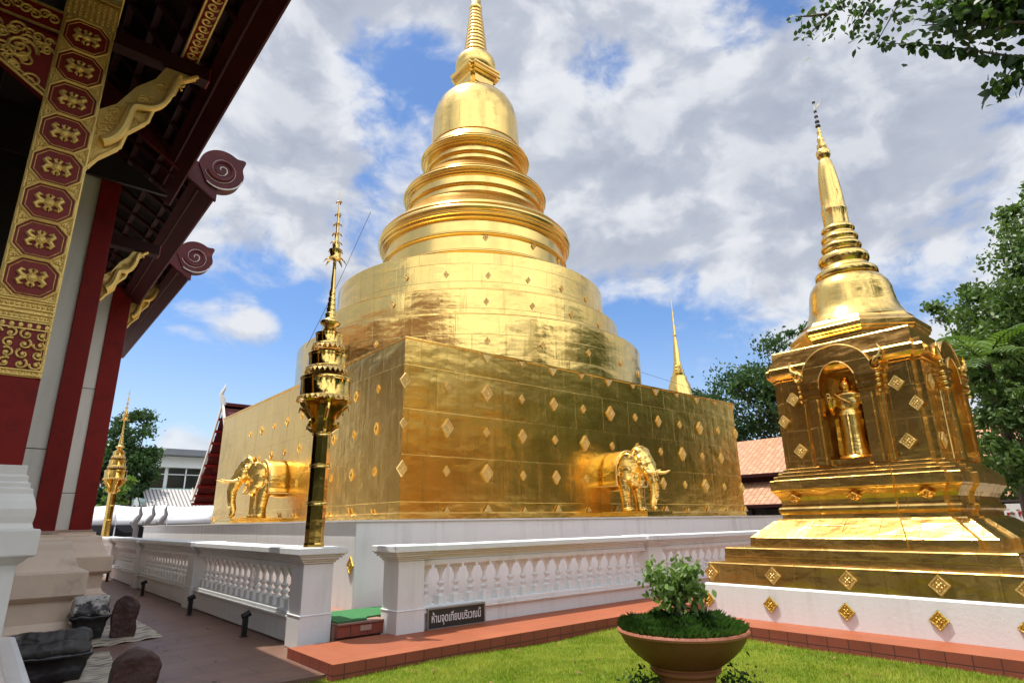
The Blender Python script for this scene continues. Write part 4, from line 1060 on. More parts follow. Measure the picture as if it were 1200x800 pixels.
# ------------------------------------------------------------------ spotlights along the walkway
def spotlight(label, x, y):
    t = thing('ground_spotlight', label, 'spotlight', (0, 0, 0), 'black spotlights along the balustrade foot')
    mb = MB(); mb.box(-.035, -.035, .0, .035, .035, .27); mb.box(-.06, -.05, .0, .06, .05, .012); mb.build('post', M_METALB, t, bevel=.004)
    mt = Matrix.Translation((0, 0, .30)) @ Matrix.Rotation(R(65), 4, 'Y')
    mb = MB(); mb.lathe([(.038, -.06), (.045, -.05), (.048, .05), (.052, .065), (.046, .068)], 18, xf=mt); mb.tube([(-.045, 0, .25), (-.06, 0, .30)], .008, 6); mb.build('head', M_METALB, t)
    mb = MB(); mb.lathe([(0, .060), (.045, .061)], 18, xf=mt, cap=False); mb.build('lens', M_GLASS, t)
    t.location = (x, y, 0); return t
s1 = spotlight('black spotlight nearest the camera, beside the first balustrade bay', 3.33, 10.25)
for y, lb in ((13.45, 'black spotlight with a wide head, standing near the second balustrade pillar'), (18.0, 'black spotlight before the second bay of the balustrade, third along the walkway'), (23.6, 'farthest black spotlight, partly behind the marble plinth corner')):
    c = copy_tree(s1); c.location = (3.32, y, 0); c['label'] = lb

# ------------------------------------------------------------------ sema stones, black stones, tarps
from mathutils import noise as mnoise
def roughen(o, amp, sc, seed=0):
    for v_ in o.data.vertices:
        p = v_.co*sc+Vector((seed, seed*.7, 0)); v_.co += Vector((mnoise.noise(p), mnoise.noise(p+Vector((7, 3, 1))), mnoise.noise(p+Vector((2, 9, 5)))))*amp+Vector((mnoise.noise(p*3.1), mnoise.noise(p*3.1+Vector((4, 1, 8))), mnoise.noise(p*3.1+Vector((1, 6, 2)))))*amp*.35
    return o
def sema(label, x, y, w_, h, th, rz, seed):
    mb = MB(); prof = [(-w_*.47, -.02), (w_*.47, -.02), (w_*.5, h*.5), (w_*.5, h*.68)]
    for i in range(1, 12):
        a = PI*i/12; prof.append((w_*.5*math.cos(a), h*.68+h*.32*math.sin(a)))
    prof += [(-w_*.5, h*.68), (-w_*.5, h*.5)]
    mb.plate(prof, (0, -th/2, 0), (1, 0, 0), (0, 0, 1), -th)
    o = roughen(fused(mb, .018, 10, 'boundary_stone', M_STONE), .022, 6, seed); o.location = (x, y, 0); o.rotation_euler = (0, 0, rz); return tag(o, label, 'boundary stone', 'round topped stones on the walkway')
sema('dark red brown round topped stone standing on the streaked tarp, farther of the two', 1.94, 11.55, .34, .60, .22, -.15, 1)
sema('brown round topped stone cut off by the bottom edge of the picture', 1.28, 6.75, .38, .56, .26, -.1, 4)
def roll_stone(label, x, y, w_, d_, h, m_, rz, seed):
    t = thing('blackened_stone', label, 'stone', (0, 0, 0), 'blackened stones at the hall plinth')
    mb = MB(); mb.rloft(-w_/2, -d_/2, w_/2, d_/2, [(-.07, 0), (-.05, h*.42), (.0, h*.50), (.01, h*.57)]); o = roughen(fused(mb, .02, 4, 'base', M_BLACK, t), .018, 7, seed)
    mb = MB(); mb.rloft(-w_/2, -d_/2, w_/2, d_/2, [(-.02, h*.55), (-.02, h*.66), (-.06, h*.76), (-.08, h*.80)], 0)
    mb.tube([(-w_/2+.03, -d_*.14, h*.84), (w_/2-.03, -d_*.14, h*.84)], h*.16, 14); mb.tube([(-w_/2+.05, d_*.2, h*.74), (w_/2-.06, d_*.2, h*.74)], h*.13, 14)
    roughen(fused(mb, .018, 4, 'cap', m_, t), .028, 6, seed+2)
    t.location = (x, y, 0); t.rotation_euler = (0, 0, rz); return t
roll_stone('black stone with flaking white paint on its cap, behind the farther round topped stone', 1.50, 11.75, .52, .5, .62, M_BLACKW, -.06, 3)
roll_stone('grey black stone with a rolled top at the lower left, nearer of the pair', .80, 8.95, .85, .6, .52, M_BLACKG, -.08, 8)
def tarp(label, pts, z):
    mb = MB(); n_ = 26; v = []
    A, B, C_, D = [Vector(p + (0,)) for p in pts]
    for j in range(n_+1):
        for i in range(n_+1):
            p = A.lerp(B, i/n_).lerp(D.lerp(C_, i/n_), j/n_)
            v.append((p.x, p.y, z+.008+.010*math.sin(p.x*17+p.y*5)*math.sin(p.y*9-p.x*3)))
    mb.add(v, [(j*(n_+1)+i, j*(n_+1)+i+1, (j+1)*(n_+1)+i+1, (j+1)*(n_+1)+i) for j in range(n_) for i in range(n_)], 0, True)
    o = mb.build('tarp', M_TARP); so = o.modifiers.new('s', 'SOLIDIFY'); so.thickness = .004; so.offset = 1
    return tag(recenter(o, tuple((A+C_)/2)), label, 'tarp', 'streaked tarps on the walkway')
tarp('cream tarp with dark streaks under the farther round topped stone', ((1.30, 10.75), (2.42, 11.10), (2.45, 13.4), (1.42, 12.6)), .004)
tarp('cream streaked tarp nearest the camera by the grey black stone', ((.95, 7.4), (1.42, 7.9), (1.62, 10.35), (1.0, 10.3)), .004)

# ------------------------------------------------------------------ the hall (viharn) on the left
hall = thing('temple_hall', 'dark red temple hall with a gilded carved column and tiered eaves ending in spirals', 'temple hall', (-3.4, 16, 0))
XC = -3.4
def mir(x): return 2*XC-x
BASE = [(.40, 0), (.40, .12), (.33, .16), (.28, .25), (.28, .55), (.34, .57), (.40, .61), (.42, .63), (.42, .95), (.40, .97), (.30, .98), (.27, 1.05), (.235, 1.16), (.18, 1.28), (.165, 1.36), (.15, 1.41), (.10, 1.435), (.04, 1.445), (.03, 1.47), (.03, 1.52), (-.2, 1.53)]
M_RUST = simple('worn painted stone', (.46, .30, .23), .5, 0, .15, 3, .1, 20, dirt=(.5, .42, .34))
mb = MB(); mb.rloft(mir(1.0), 12.30, 1.0, 18.4, BASE); mb.build('plinth', M_MARBLE, hall)
mb = MB(); mb.rloft(mir(2.15), 18.25, 2.15, 25.2, BASE); mb.build('plinth', M_MARBLE, hall)
mb = MB(); mb.rloft(mir(.98), 12.32, .98, 18.2, [(.0, 1.532), (.0, 1.56), (-.05, 1.58)]); mb.rloft(mir(2.12), 18.28, 2.12, 25.15, [(.0, 1.532), (.0, 1.56), (-.05, 1.58)]); mb.build('skirting', M_RUST, hall)
# porch pedestals
PED = [(.12, 0), (.12, 1.26), (.16, 1.29), (.20, 1.33), (.25, 1.345), (.255, 1.36), (.255, 1.585), (.245, 1.60), (.19, 1.61), (.175, 1.66), (.185, 1.72), (.185, 1.80), (.165, 1.88), (.135, 1.95), (.13, 2.0), (.10, 2.01), (.10, 2.06), (.075, 2.07), (.075, 2.13), (.05, 2.14), (.05, 2.24), (-.1, 2.245)]
CA, CB, CY0 = -.315, .225, 8.20
for (a, b) in ((CA, CB), (mir(CB), mir(CA))):
    mb = MB(); mb.rloft(a, CY0, b, CY0+.54, PED); mb.build('pedestal', M_MARBLEW, hall, bevel=.006)
def gilt_column(a, b):
    mb = MB(); mb.box(a, CY0, 2.24, b, CY0+.54, 9.0); c = mb.build('column', M_RED, hall)
    w_ = b-a; xm = (a+b)/2; yf = CY0
    mb = MB(); mb.box(a-.004, yf-.010, 3.17, b+.004, yf+.2, 7.78)          # gilt ground sheet
    for s in (a+.012, b-.012): mb.tube([(s, yf-.012, 3.17), (s, yf-.012, 7.78)], .017, 6)
    for s in (a+.045, b-.045): mb.tube([(s, yf-.010, 3.17), (s, yf-.010, 7.78)], .008, 6)
    mb.build('gilt_sheet', G_CARVE, c)
    for k in range(8):
        zc = 4.28+.4695*k; mb = MB(); hw, hh_, ch = w_*.452, .228, .120
        oc = [(-hw+ch, -hh_), (hw-ch, -hh_), (hw, -hh_+ch), (hw, hh_-ch), (hw-ch, hh_), (-hw+ch, hh_), (-hw, hh_-ch), (-hw, -hh_+ch)]
        mb.plate([(x*.96, z*.96) for x, z in oc], (xm, yf-.012, zc), (1, 0, 0), (0, 0, 1), .006, 1)
        lp = [(xm+x, yf-.024, zc+z) for x, z in oc]; mb.tube(lp+[lp[0], lp[1]], .0145, 6)
        lp = [(xm+x*.84, yf-.020, zc+z*.84) for x, z in oc]; mb.tube(lp+[lp[0], lp[1]], .005, 5)
        mb.ell((xm, yf-.034, zc), (.048, .028, .045), 12, 8)
        mb.ell((xm, yf-.05, zc), (.022, .016, .022), 8, 6)
        for j in range(8):
            a_ = j*PI/4; mb.ell((xm+.040*math.cos(a_), yf-.030, zc+.038*math.sin(a_)), (.019, .016, .019), 7, 5)
        for sx in (-1, 1):
            for sv in (-1, 1):
                mb.tube([(xm+sx*.045, yf-.026, zc+sv*.010), (xm+sx*.088, yf-.034, zc+sv*.016), (xm+sx*.120, yf-.030, zc+sv*.050), (xm+sx*.098, yf-.028, zc+sv*.085), (xm+sx*.066, yf-.024, zc+sv*.078)], [.016, .030, .030, .022, .010], 7)
                mb.tube([(xm+sx*.012, yf-.026, zc+sv*.05), (xm+sx*.030, yf-.030, zc+sv*.085), (xm+sx*.010, yf-.026, zc+sv*.108)], [.016, .020, .008], 6)
        for sx in (-1, 1):
            for sz_ in (-1, 1):
                x, z = xm+sx*hw*.90, zc+sz_*.222
                for (dx, dz, rr_) in ((0, 0, .020), (-sx*.03, sz_*.004, .014), (.012*sx, -sz_*.035, .014), (-sx*.055, sz_*.010, .010), (.014*sx, -sz_*.062, .010)): mb.ell((x+dx, yf-.016, z+dz), (rr_, .014, rr_), 7, 5)
        mb.build('octagon_panel', [G_CARVE, M_REDP], c)
    mb = MB()
    for z in (3.185, 3.235, 3.69, 3.775, 3.80, 3.87, 3.92, 4.0, 4.03): mb.box(a-.004, yf-.030, z, b+.004, yf-.008, z+.014)
    for z, n_, r_ in ((3.21, 10, .016), (3.735, 7, .026), (3.835, 12, .016), (3.965, 12, .016)):
        for i in range(n_): mb.ell((a+w_*(i+.5)/n_, yf-.018, z), (r_, .016, r_*1.15), 8, 5)
    mb.plate([(a, 3.70), (b, 3.70), (b, 3.77), (a, 3.77)], (0, yf-.011, 0), (1, 0, 0), (0, 0, 1), .004, 1)
    mb.plate([(a, 3.25), (b, 3.25), (b, 3.69), (a, 3.69)], (0, yf-.0115, 0), (1, 0, 0), (0, 0, 1), .003, 1)
    rr2 = random.Random(3)
    for i in range(4):
        for j in range(4):
            x = a+w_*(i+.5)/4; z = 3.305+.110*j; sg = 1 if (i+j) % 2 else -1
            pts = [(x+sg*(.062-.003*q)*math.cos(q*.42+i), yf-.026, z+(.056-.0025*q)*math.sin(q*.42+i)) for q in range(18)]
            mb.tube(pts, [.014-.0005*q for q in range(18)], 6); mb.ell((x, yf-.024, z), (.022, .018, .022), 8, 5)
    mb.build('carved_band', [G_CARVE, M_REDP, M_DARKWOOD], c)
    mb = MB()
    for i in range(9):
        for j in range(7): mb.ell((a+w_*(i+.5)/9, yf-.018, 7.86+.045*j+.0225*(i % 2)), (.020, .016, .018), 6, 4)
    mb.box(a-.01, yf-.014, 7.79, b+.01, yf+.3, 8.35)
    for k in range(7):
        x = a+w_*(k+.5)/7; mb.plate([(-.035, 8.18), (.035, 8.18), (.045, 8.32), (0, 8.46), (-.045, 8.32)], (x, yf-.05, 0), (1, 0, 0), (0, 0, 1), .03)
    mb.box(a-.03, yf-.06, 8.36, b+.03, yf+.56, 8.60); mb.build('capital', G_CARVE, c)
    return c
gilt_column(CA, CB); gilt_column(mir(CB), mir(CA))
# walls, corner pilasters, dark interior
YB, YC = 12.35, 18.30
for a_, b_ in ((.05, .62), (mir(.62), mir(.05))): mb = MB(); mb.box(a_, YB+.06, 1.56, b_, YB+.30, 8.2); mb.build('wall', M_CREAM, hall)
mb = MB(); mb.box(.72, YB+.30, 1.56, .86, YC, 8.0); mb.box(.60, YC+.06, 1.56, 1.63, YC+.30, 8.6); mb.box(1.86, YC+.3, 1.56, 2.0, 25, 8.6); mb.box(mir(2.0), YC+.3, 1.56, mir(1.86), 25, 8.6); mb.box(mir(1.86), 24.8, 1.56, 1.86, 25, 8.6); mb.build('wall', M_CREAM, hall)
mb = MB()
for z in (2.84,): mb.box(.05, YB+.054, z, .62, YB+.0601, z+.012)
for z in (2.42, 5.0): mb.box(.62, YC+.054, z, 1.63, YC+.0601, z+.014)
mb.build('wall_joint', M_DARKWOOD, hall)
for (a, b, y) in ((.605, .92, YB), (1.635, 2.07, YC)):
    mb = MB(); mb.box(a, y, 1.56, b, y+.42, 8.6); mb.build('corner_pilaster', M_RED, hall, bevel=.012)
for k in range(2):
    y = 21.2+3.3*k; mb = MB(); mb.box(1.75, y, 1.56, 2.10, y+.42, 8.6); mb.build('corner_pilaster', M_RED, hall)
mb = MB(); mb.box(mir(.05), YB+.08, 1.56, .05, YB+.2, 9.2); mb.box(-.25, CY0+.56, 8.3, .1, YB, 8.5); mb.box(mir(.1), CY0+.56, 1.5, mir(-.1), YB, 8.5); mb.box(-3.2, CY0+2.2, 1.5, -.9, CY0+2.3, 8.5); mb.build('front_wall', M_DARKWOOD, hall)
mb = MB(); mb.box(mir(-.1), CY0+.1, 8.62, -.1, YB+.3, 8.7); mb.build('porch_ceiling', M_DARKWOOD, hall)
for s, nmx in ((1, 'x'), (-1, 'm')):
    pass
# carved red and gilt arch panel left of the column
mb = MB(); mb.plate([(-3.2, 7.42), (CA, 7.42), (CA, 6.55), (-.85, 6.88), (-1.6, 7.12), (-3.2, 7.25)], (0, CY0, 0), (1, 0, 0), (0, 0, 1), -.10, 1)
def scroll(mb, c, r_, turns, w_, flip=1, y=CY0+.0, m_=0):
    n_ = int(14*turns); mb.tube([(c[0]+flip*r_*(1-.85*i/n_)*math.cos(2*PI*turns*i/n_), y, c[1]+r_*(1-.85*i/n_)*math.sin(2*PI*turns*i/n_)) for i in range(n_+1)], [w_*(1-.6*i/n_) for i in range(n_+1)], 6, m_)
rr2 = random.Random(5)
for k in range(60):
    x = -.36-(.75 if k < 40 else 2.2)*rr2.random(); lo = 6.62+(-.35-x)*.33 if x > -1.6 else 7.12+(-1.6-x)*.08
    z = lo+.06+(7.34-lo-.06)*rr2.random(); scroll(mb, (x, z), .05+.05*rr2.random(), 1.4, .017, rr2.choice((-1, 1)), CY0-.012)
scroll(mb, (-.62, 7.08), .16, 1.8, .026, 1, CY0-.016)
mb.tube([(CA, CY0-.01, 6.57), (-.85, CY0-.01, 6.90), (-1.6, CY0-.01, 7.14), (-3.2, CY0-.01, 7.27)], .022, 6); mb.tube([(CA, CY0-.01, 6.63), (-.85, CY0-.01, 6.96), (-1.6, CY0-.01, 7.20)], .013, 6)
for k in range(22): mb.ell((CA-.03-.035*k, CY0-.01, 6.60+.022*k), .012, 6, 4)
mb.build('arch_panel', [G_CARVE, M_REDP], hall)
mb = MB(); mb.box(-3.2, CY0+.02, 7.50, CA, CY0+.22, 7.82, 1)
for k in range(30):
    x = -.40-.09*k; scroll(mb, (x, 7.66+.03*math.sin(k*2.1)), .07, 1.5, .018, 1 if k % 2 else -1, CY0+.012)
for z in (7.51, 7.81): mb.box(-3.2, CY0+.0, z-.014, CA, CY0+.02, z+.014)
mb.build('carved_beam', [G_CARVE, M_RED], hall)
rr3 = random.Random(8)
# outrigger beams with naga brackets
def outrigger(x0_, x1_, y, zb, zt_, m_bright=True, zlow=None, xt=None, dark=True):
    mb = MB(); mb.box(x0_-.3, y+.1, zb, x1_, y+.30, zb+.2); mb.box(x1_, y+.098, zb-.004, x1_+.015, y+.302, zb+.204, 1); mb.build('outrigger_beam', [M_DARKRED, M_REDB], hall)
    mb = MB(); L = xt-x0_; H_ = zb-zlow
    low = [(0, 0), (.10*L, .10*H_), (.30*L, .22*H_), (.34*L, .34*H_), (.55*L, .48*H_), (.60*L, .62*H_), (.80*L, .78*H_), (.84*L, .9*H_), (1.06*L, 1.0*H_)]
    mb.plate([(x0_+a, zlow+b) for a, b in low]+[(x0_+.66*L, zb-.02), (x0_+.56*L, zlow+.86*H_), (x0_+.36*L, zlow+.74*H_), (x0_+.18*L, zlow+.55*H_), (x0_, zlow+.46*H_)], (0, y+.15, 0), (1, 0, 0), (0, 0, 1), -.08, 0)
    mb.tube([(x0_+a, y+.12, zlow+b+.01) for a, b in low], .03, 7)
    # the naga's body: an s-curve with a crest, scales as beads
    pts = [(x0_+L*(.10+.8*f)+.05*L*math.sin(f*11), y+.10, zlow+H_*(.26+.66*f)-.05*H_*math.sin(f*11+1.0)) for f in np.linspace(0, 1, 26)]
    mb.tube(pts, [.075*(1-.5*f) for f in np.linspace(0, 1, 26)], 9)
    for k in range(26):
        f = rr3.random(); g = rr3.random(); hx = x0_+L*(.05+.85*f); hz = zlow+H_*(.16+.74*f+.24*(1-f*.75)*g)
        scroll(mb, (hx, hz), (.05+.04*rr3.random())*min(1.1, L), 1.3, .015, rr3.choice((-1, 1)), y+.135)
    mb.build('naga_bracket', [G_CARVE, M_DARKWOOD], hall)
outrigger(CB, 1.40, CY0, 7.76, 0, zlow=5.86, xt=1.20)
outrigger(.92, 1.72, YB, 6.62, 0, zlow=5.5, xt=1.50)
outrigger(2.07, 2.88, YC, 8.25, 0, zlow=6.75, xt=2.80)
mb = MB(); mb.box(1.02, 3.0, 8.0, 1.235, CY0+.30, 8.1, 1)
for k in range(34): 
    y = 3.1+.155*k; mb.tube([(1.128+.07*math.cos(q*.5)*(1-q/22), y+.07*math.sin(q*.5)*(1-q/22), 7.992) for q in range(16)], [.014]*16, 5)
for x in (1.03, 1.225): mb.tube([(x, 3.0, 7.994), (x, CY0+.3, 7.994)], .016, 6)
mb.build('carved_purlin', [G_CARVE, M_RED], hall)

def roof_tier(xe, ze, ya, yb, slope, spiral, rise=.95):
    """one tier: two pitched slabs, purlins and rafters below, red fascia, bargeboards with spirals on the gable"""
    a = math.atan(slope); L = (xe-XC)/math.cos(a)
    for s in (1, -1):
        X = lambda d: XC+s*(xe-XC-d*math.cos(a))
        Z = lambda d, h=0: ze+d*math.sin(a)+h
        mb = MB(); v = []
        for y in (ya, yb):
            v += [(X(0), y, Z(0, .05)), (X(L), y, Z(L, .05)), (X(L), y, Z(L, .20)), (X(0), y, Z(0, .17))]
        mb.add(v, [(0, 1, 5, 4), (2, 3, 7, 6), (3, 0, 4, 7), (0, 3, 2, 1), (4, 5, 6, 7), (1, 2, 6, 5)]); mb.mi[-6] = 1; mb.build('roof', [M_ROOFT, M_DARKWOOD], hall)
        mb = MB()
        for d in (.18, .62, 1.06, 1.5, 1.94, 2.5, 3.2):
            if d < L: mb.bar((X(d), ya+.05, Z(d, .0)), (X(d), yb, Z(d, .0)), .09, .10)
        mb.build('purlin', M_DARKRED, hall)
        mb = MB(); mb.bar((X(.30), ya, Z(.30, -.10)), (X(.30), yb, Z(.30, -.10)), .03, .03); v = []
        for y in (ya, yb): v += [(X(.01), y, Z(.01, -.10)), (X(.48), y, Z(.48, -.10)), (X(.48), y, Z(.48, -.08)), (X(.01), y, Z(.01, -.08))]
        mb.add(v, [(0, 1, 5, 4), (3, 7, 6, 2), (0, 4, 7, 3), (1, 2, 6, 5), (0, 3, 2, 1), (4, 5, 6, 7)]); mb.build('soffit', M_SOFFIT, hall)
        if s == 1:
            n_ = int((yb-ya)/.62)
            for k in range(min(n_, 22)):
                y = ya+.3+.62*k; mb = MB(); mb.bar((X(.02), y, Z(.02, -.045)), (X(3.0), y, Z(3.0, -.045)), .09, .07); mb.build('rafter', M_DARKRED, hall)
        mb = MB(); mb.box(min(X(0), X(-.04)), ya-.02, ze-.07, max(X(0), X(-.04)), yb, ze+.20, 0); mb.box(min(X(-.04), X(-.06)), ya-.02, ze+.10, max(X(-.04), X(-.06)), yb, ze+.21, 0)
        mb.build('fascia', M_MAROON, hall)
        mb = MB(); v = []
        for y in (ya-.10, ya-.02): v += [(X(-.05), y, Z(-.05, -.10)), (X(L), y, Z(L, -.10)), (X(L), y, Z(L, .34)), (X(-.05), y, Z(-.05, .34))]
        mb.add(v, [(0, 1, 2, 3), (7, 6, 5, 4), (0, 4, 5, 1), (3, 2, 6, 7), (0, 3, 7, 4)])
        if spiral:
            r_ = spiral; cx, cz = X(-.02)+s*.05, ze+.52; pl = []
            for i in range(60):
                t_ = i/59*1.72*PI-PI*.72; pl.append((cx+s*r_*math.cos(t_), cz+r_*math.sin(t_)))
            # the beak: a small hooked point at the outer top
            pl2 = []
            for (x, z) in pl:
                ang = math.atan2(z-cz, s*(x-cx)); k = 1+.27*math.exp(-((ang-.66)/.17)**2)-.05*math.exp(-((ang-.25)/.22)**2); pl2.append((cx+(x-cx)*k, cz+(z-cz)*k+.06*(k-1)))
            mb.plate(pl2, (0, ya+.12, 0), (1, 0, 0), (0, 0, 1), .26)
        b = mb.build('bargeboard', M_MAROON, hall, sharp=50)
        if spiral:
            mb = MB(); sp_ = []
            for i in range(64):
                q = i/63; rr_ = r_*.70*(1-q)**1.15+.02; t_ = q*4.1*PI+PI*1.12; sp_.append((cx+s*rr_*math.cos(t_), ya-.142, cz+rr_*math.sin(t_)))
            mb.tube(sp_, [.014*(1-.4*i/63) for i in range(64)], 6)
            lower = [(cx+s*r_*.99*math.cos(t_), ya-.140, cz+r_*.99*math.sin(t_)) for t_ in np.linspace(-PI*.70, -PI*.1, 16)]; mb.tube(lower, .013, 6)
            mb.build('spiral_inlay', M_SILVERLINE, b)
            mb = MB(); mb.tube([(q_[0]*.86+cx*.14, ya-.130, q_[2]*.86+cz*.14) for q_ in sp_[:40]], [.055*(1-.5*i/40) for i in range(40)], 7); mb.build('spiral_relief', M_MAROON, b)
    # gable infill
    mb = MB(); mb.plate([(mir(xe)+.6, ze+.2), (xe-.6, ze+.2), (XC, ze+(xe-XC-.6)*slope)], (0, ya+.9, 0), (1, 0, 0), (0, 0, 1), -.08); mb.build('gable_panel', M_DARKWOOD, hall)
roof_tier(1.75, 7.79, 3.2, 12.5, 1.0, None)
roof_tier(2.25, 7.52, 11.2, 18.4, .62, .40)
roof_tier(3.02, 7.86, 16.5, 26.4, .64, .43)
# marble flank of the porch stair at the lower left
t = thing('stair_wall', 'white marble stair flank with a rounded front at the lower left corner', 'stair wall', (-.1, 6.6, 0))
mb = MB(); mb.rloft(-.9, 5.0, .40, 7.95, [(.05, 0), (.05, .10), (.0, .12), (.0, .50), (.05, .53), (.05, .60), (.0, .62)]); mb.build('block', M_MARBLEW, t, bevel=.012)
mb = MB(); mb.tube([(.18, 5.0, .70), (.18, 7.2, .70)], .10, 18); mb.build('roll', M_MARBLEW, t)

# ------------------------------------------------------------------ background, left
t = thing('pavilion', 'small dark red pavilion with a steep roof behind the left end of the cube', 'pavilion', (10.3, 30.8, 0))
DX = .85
yr, ye0, ye1, zr, zE = 30.8, 27.4, 34.2, 7.15, 2.75
mb = MB(); mb.box(8.0+DX, 28.3, 0, 13.9, 33.3, 3.1); mb.add([(8.0+DX, 28.3, 3.1), (8.0+DX, 33.3, 3.1), (8.0+DX, yr, 6.4)], [(0, 1, 2)]); mb.build('wall', M_DARKRED, t)
mb = MB()
def curve(f): return zE+(zr-zE)*(f**1.12)
for s, ye in ((1, ye1), (-1, ye0)):
    for i in range(6):
        f0, f1 = i/6, (i+1)/6+.03
        yA = ye+(yr-ye)*f0; yB = ye+(yr-ye)*f1
        mb.add([(7.15+DX, yA, curve(f0)-.02*i+.10), (13.5+DX, yA, curve(f0)+.10), (13.5+DX, yB, curve(min(1, f1))+.16), (7.15+DX, yB, curve(min(1, f1))+.16), (7.15+DX, yA, curve(f0)-.02), (13.5+DX, yA, curve(f0)-.02), (13.5+DX, yB, curve(min(1, f1))+.02), (7.15+DX, yB, curve(min(1, f1))+.02)], [(0, 1, 2, 3), (7, 6, 5, 4), (0, 3, 7, 4), (0, 4, 5, 1), (2, 6, 7, 3), (1, 5, 6, 2)])
mb.build('roof', M_REDB if False else M_MAROON, t)
mb = MB()
for s, ye in ((1, ye1), (-1, ye0)):
    for i in range(10):
        f = i/9; y = ye+(yr-ye)*f; mb.bar((7.05+DX, y, curve(f)-.06), (8.3+DX, y, curve(f)-.06), .16, .12)
mb.build('purlin', M_RED, t)
for s, ye in ((1, ye1), (-1, ye0)):
    mb = MB(); pts = [(7.05+DX, ye+(yr-ye)*f, curve(f)+.12) for f in np.linspace(0, 1, 9)]
    for p_, q_ in zip(pts[:-1], pts[1:]): mb.bar(p_, q_, .08, .16)
    mb.tube([pts[0], (7.05+DX, ye-(yr-ye)*.03, zE+.25), (7.05+DX, ye-(yr-ye)*.06, zE+.75)], [.10, .08, .02], 8); mb.build('bargeboard', M_CREAM, t)
mb = MB(); mb.tube([(7.1+DX, yr, zr+.05), (7.05+DX, yr, zr+.3), (6.95+DX, yr+.08, zr+.55), (7.05+DX, yr-.05, zr+.85), (7.1+DX, yr, zr+1.1)], [.14, .13, .10, .06, .01], 8); mb.build('finial', M_CREAM, t)

t = thing('school_building', 'distant flat roofed building in white and pale teal with a dark window band', 'building', (14, 62, 0))
mb = MB(); mb.box(2, 59.3, 0, 30, 70, 7.3); mb.build('wall', M_OFFW, t)
mb = MB(); mb.box(1, 57.6, 7.45, 31, 71, 7.95); mb.build('roof', M_CONCR, t)
mb = MB(); mb.box(2, 58.8, 6.5, 30, 59.29, 7.42); mb.build('fascia_wall', M_OFFW, t)
mb = MB(); mb.box(2, 58.9, 3.6, 30, 59.29, 4.75); mb.build('parapet', M_TEAL, t)
for k in range(9):
    x = 2.4+3.05*k; mb = MB(); mb.box(x, 59.22, 4.8, x+2.75, 59.28, 6.45); w_ = mb.build('window', M_WIN, t)
    mb = MB(); mb.box(x+1.3, 59.16, 4.8, x+1.4, 59.215, 6.45); mb.box(x, 59.16, 5.9, x+2.75, 59.214, 5.97); mb.build('window_bar', M_OFFW, w_)
for k in range(5): mb = MB(); mb.box(3+6.2*k, 58.2, 0, 3.35+6.2*k, 58.55, 7.45); mb.build('column', M_OFFW, t)
t = thing('shed', 'low shed with a striped corrugated grey roof in front of the teal building', 'shed', (10, 45, 0))
mb = MB(); mb.add([(7.6, 43, 2.6), (13.5, 43, 2.6), (13.5, 46, 4.0), (7.6, 46, 4.0), (7.6, 43, 2.52), (13.5, 43, 2.52), (13.5, 46, 3.92), (7.6, 46, 3.92)], [(0, 1, 2, 3), (7, 6, 5, 4), (0, 4, 5, 1), (0, 3, 7, 4), (1, 5, 6, 2), (2, 6, 7, 3)]); mb.build('roof', M_CORR, t)
mb = MB(); mb.box(7.9, 43.6, 0, 13.2, 45.9, 2.75); mb.build('wall', M_DARKWALL, t)
t = thing('market_tent', 'long white canvas tent with black and white bunting at the end of the walkway', 'tent', (7, 40, 0))
mb = MB()
for k in range(5):
    x0_ = 3.0+2.4*k; v = []
    for j in range(7):
        for i in range(9):
            fx = i/8; fy = j/6; z = 2.05+.75*(1-abs(2*fy-1))-.10*math.sin(PI*fx)
            v.append((x0_+2.38*fx, 38.6+2.6*fy, z))
    mb.add(v, [(j*9+i, j*9+i+1, (j+1)*9+i+1, (j+1)*9+i) for j in range(6) for i in range(8)], 0, True)
    mb.add([(x0_, 38.6, 1.72), (x0_+2.38, 38.6, 1.72), (x0_+2.38, 38.59, 2.06), (x0_, 38.59, 2.06)], [(0, 1, 2, 3)])
o = mb.build('canopy', M_TENT, t); so = o.modifiers.new('s', 'SOLIDIFY'); so.thickness = .02
for k in range(6): mb = MB(); mb.tube([(3.0+2.4*k, 38.62, 0), (3.0+2.4*k, 38.62, 2.05)], .035, 8); mb.build('pole', M_OFFW, t)
mb = MB()
for k in range(5):
    x0_ = 3.0+2.4*k; pts = []
    n_ = 16
    v = [(x0_+2.38*i/n_, 38.55, 1.74-.0*i) for i in range(n_+1)]+[(x0_+2.38*i/n_, 38.55, 1.74-.34*abs(math.sin(2*PI*i/n_))-.06) for i in range(n_+1)]
    mb.add(v, [(n_+1+i, n_+2+i, i+1, i) for i in range(n_)])
o = mb.build('bunting', M_CLOTHB, t); so = o.modifiers.new('s', 'SOLIDIFY'); so.thickness = .015
mb = MB(); mb.box(3.2, 40.4, 0, 14.8, 41.1, 1.65); mb.build('back_cloth', M_CLOTHB, t)
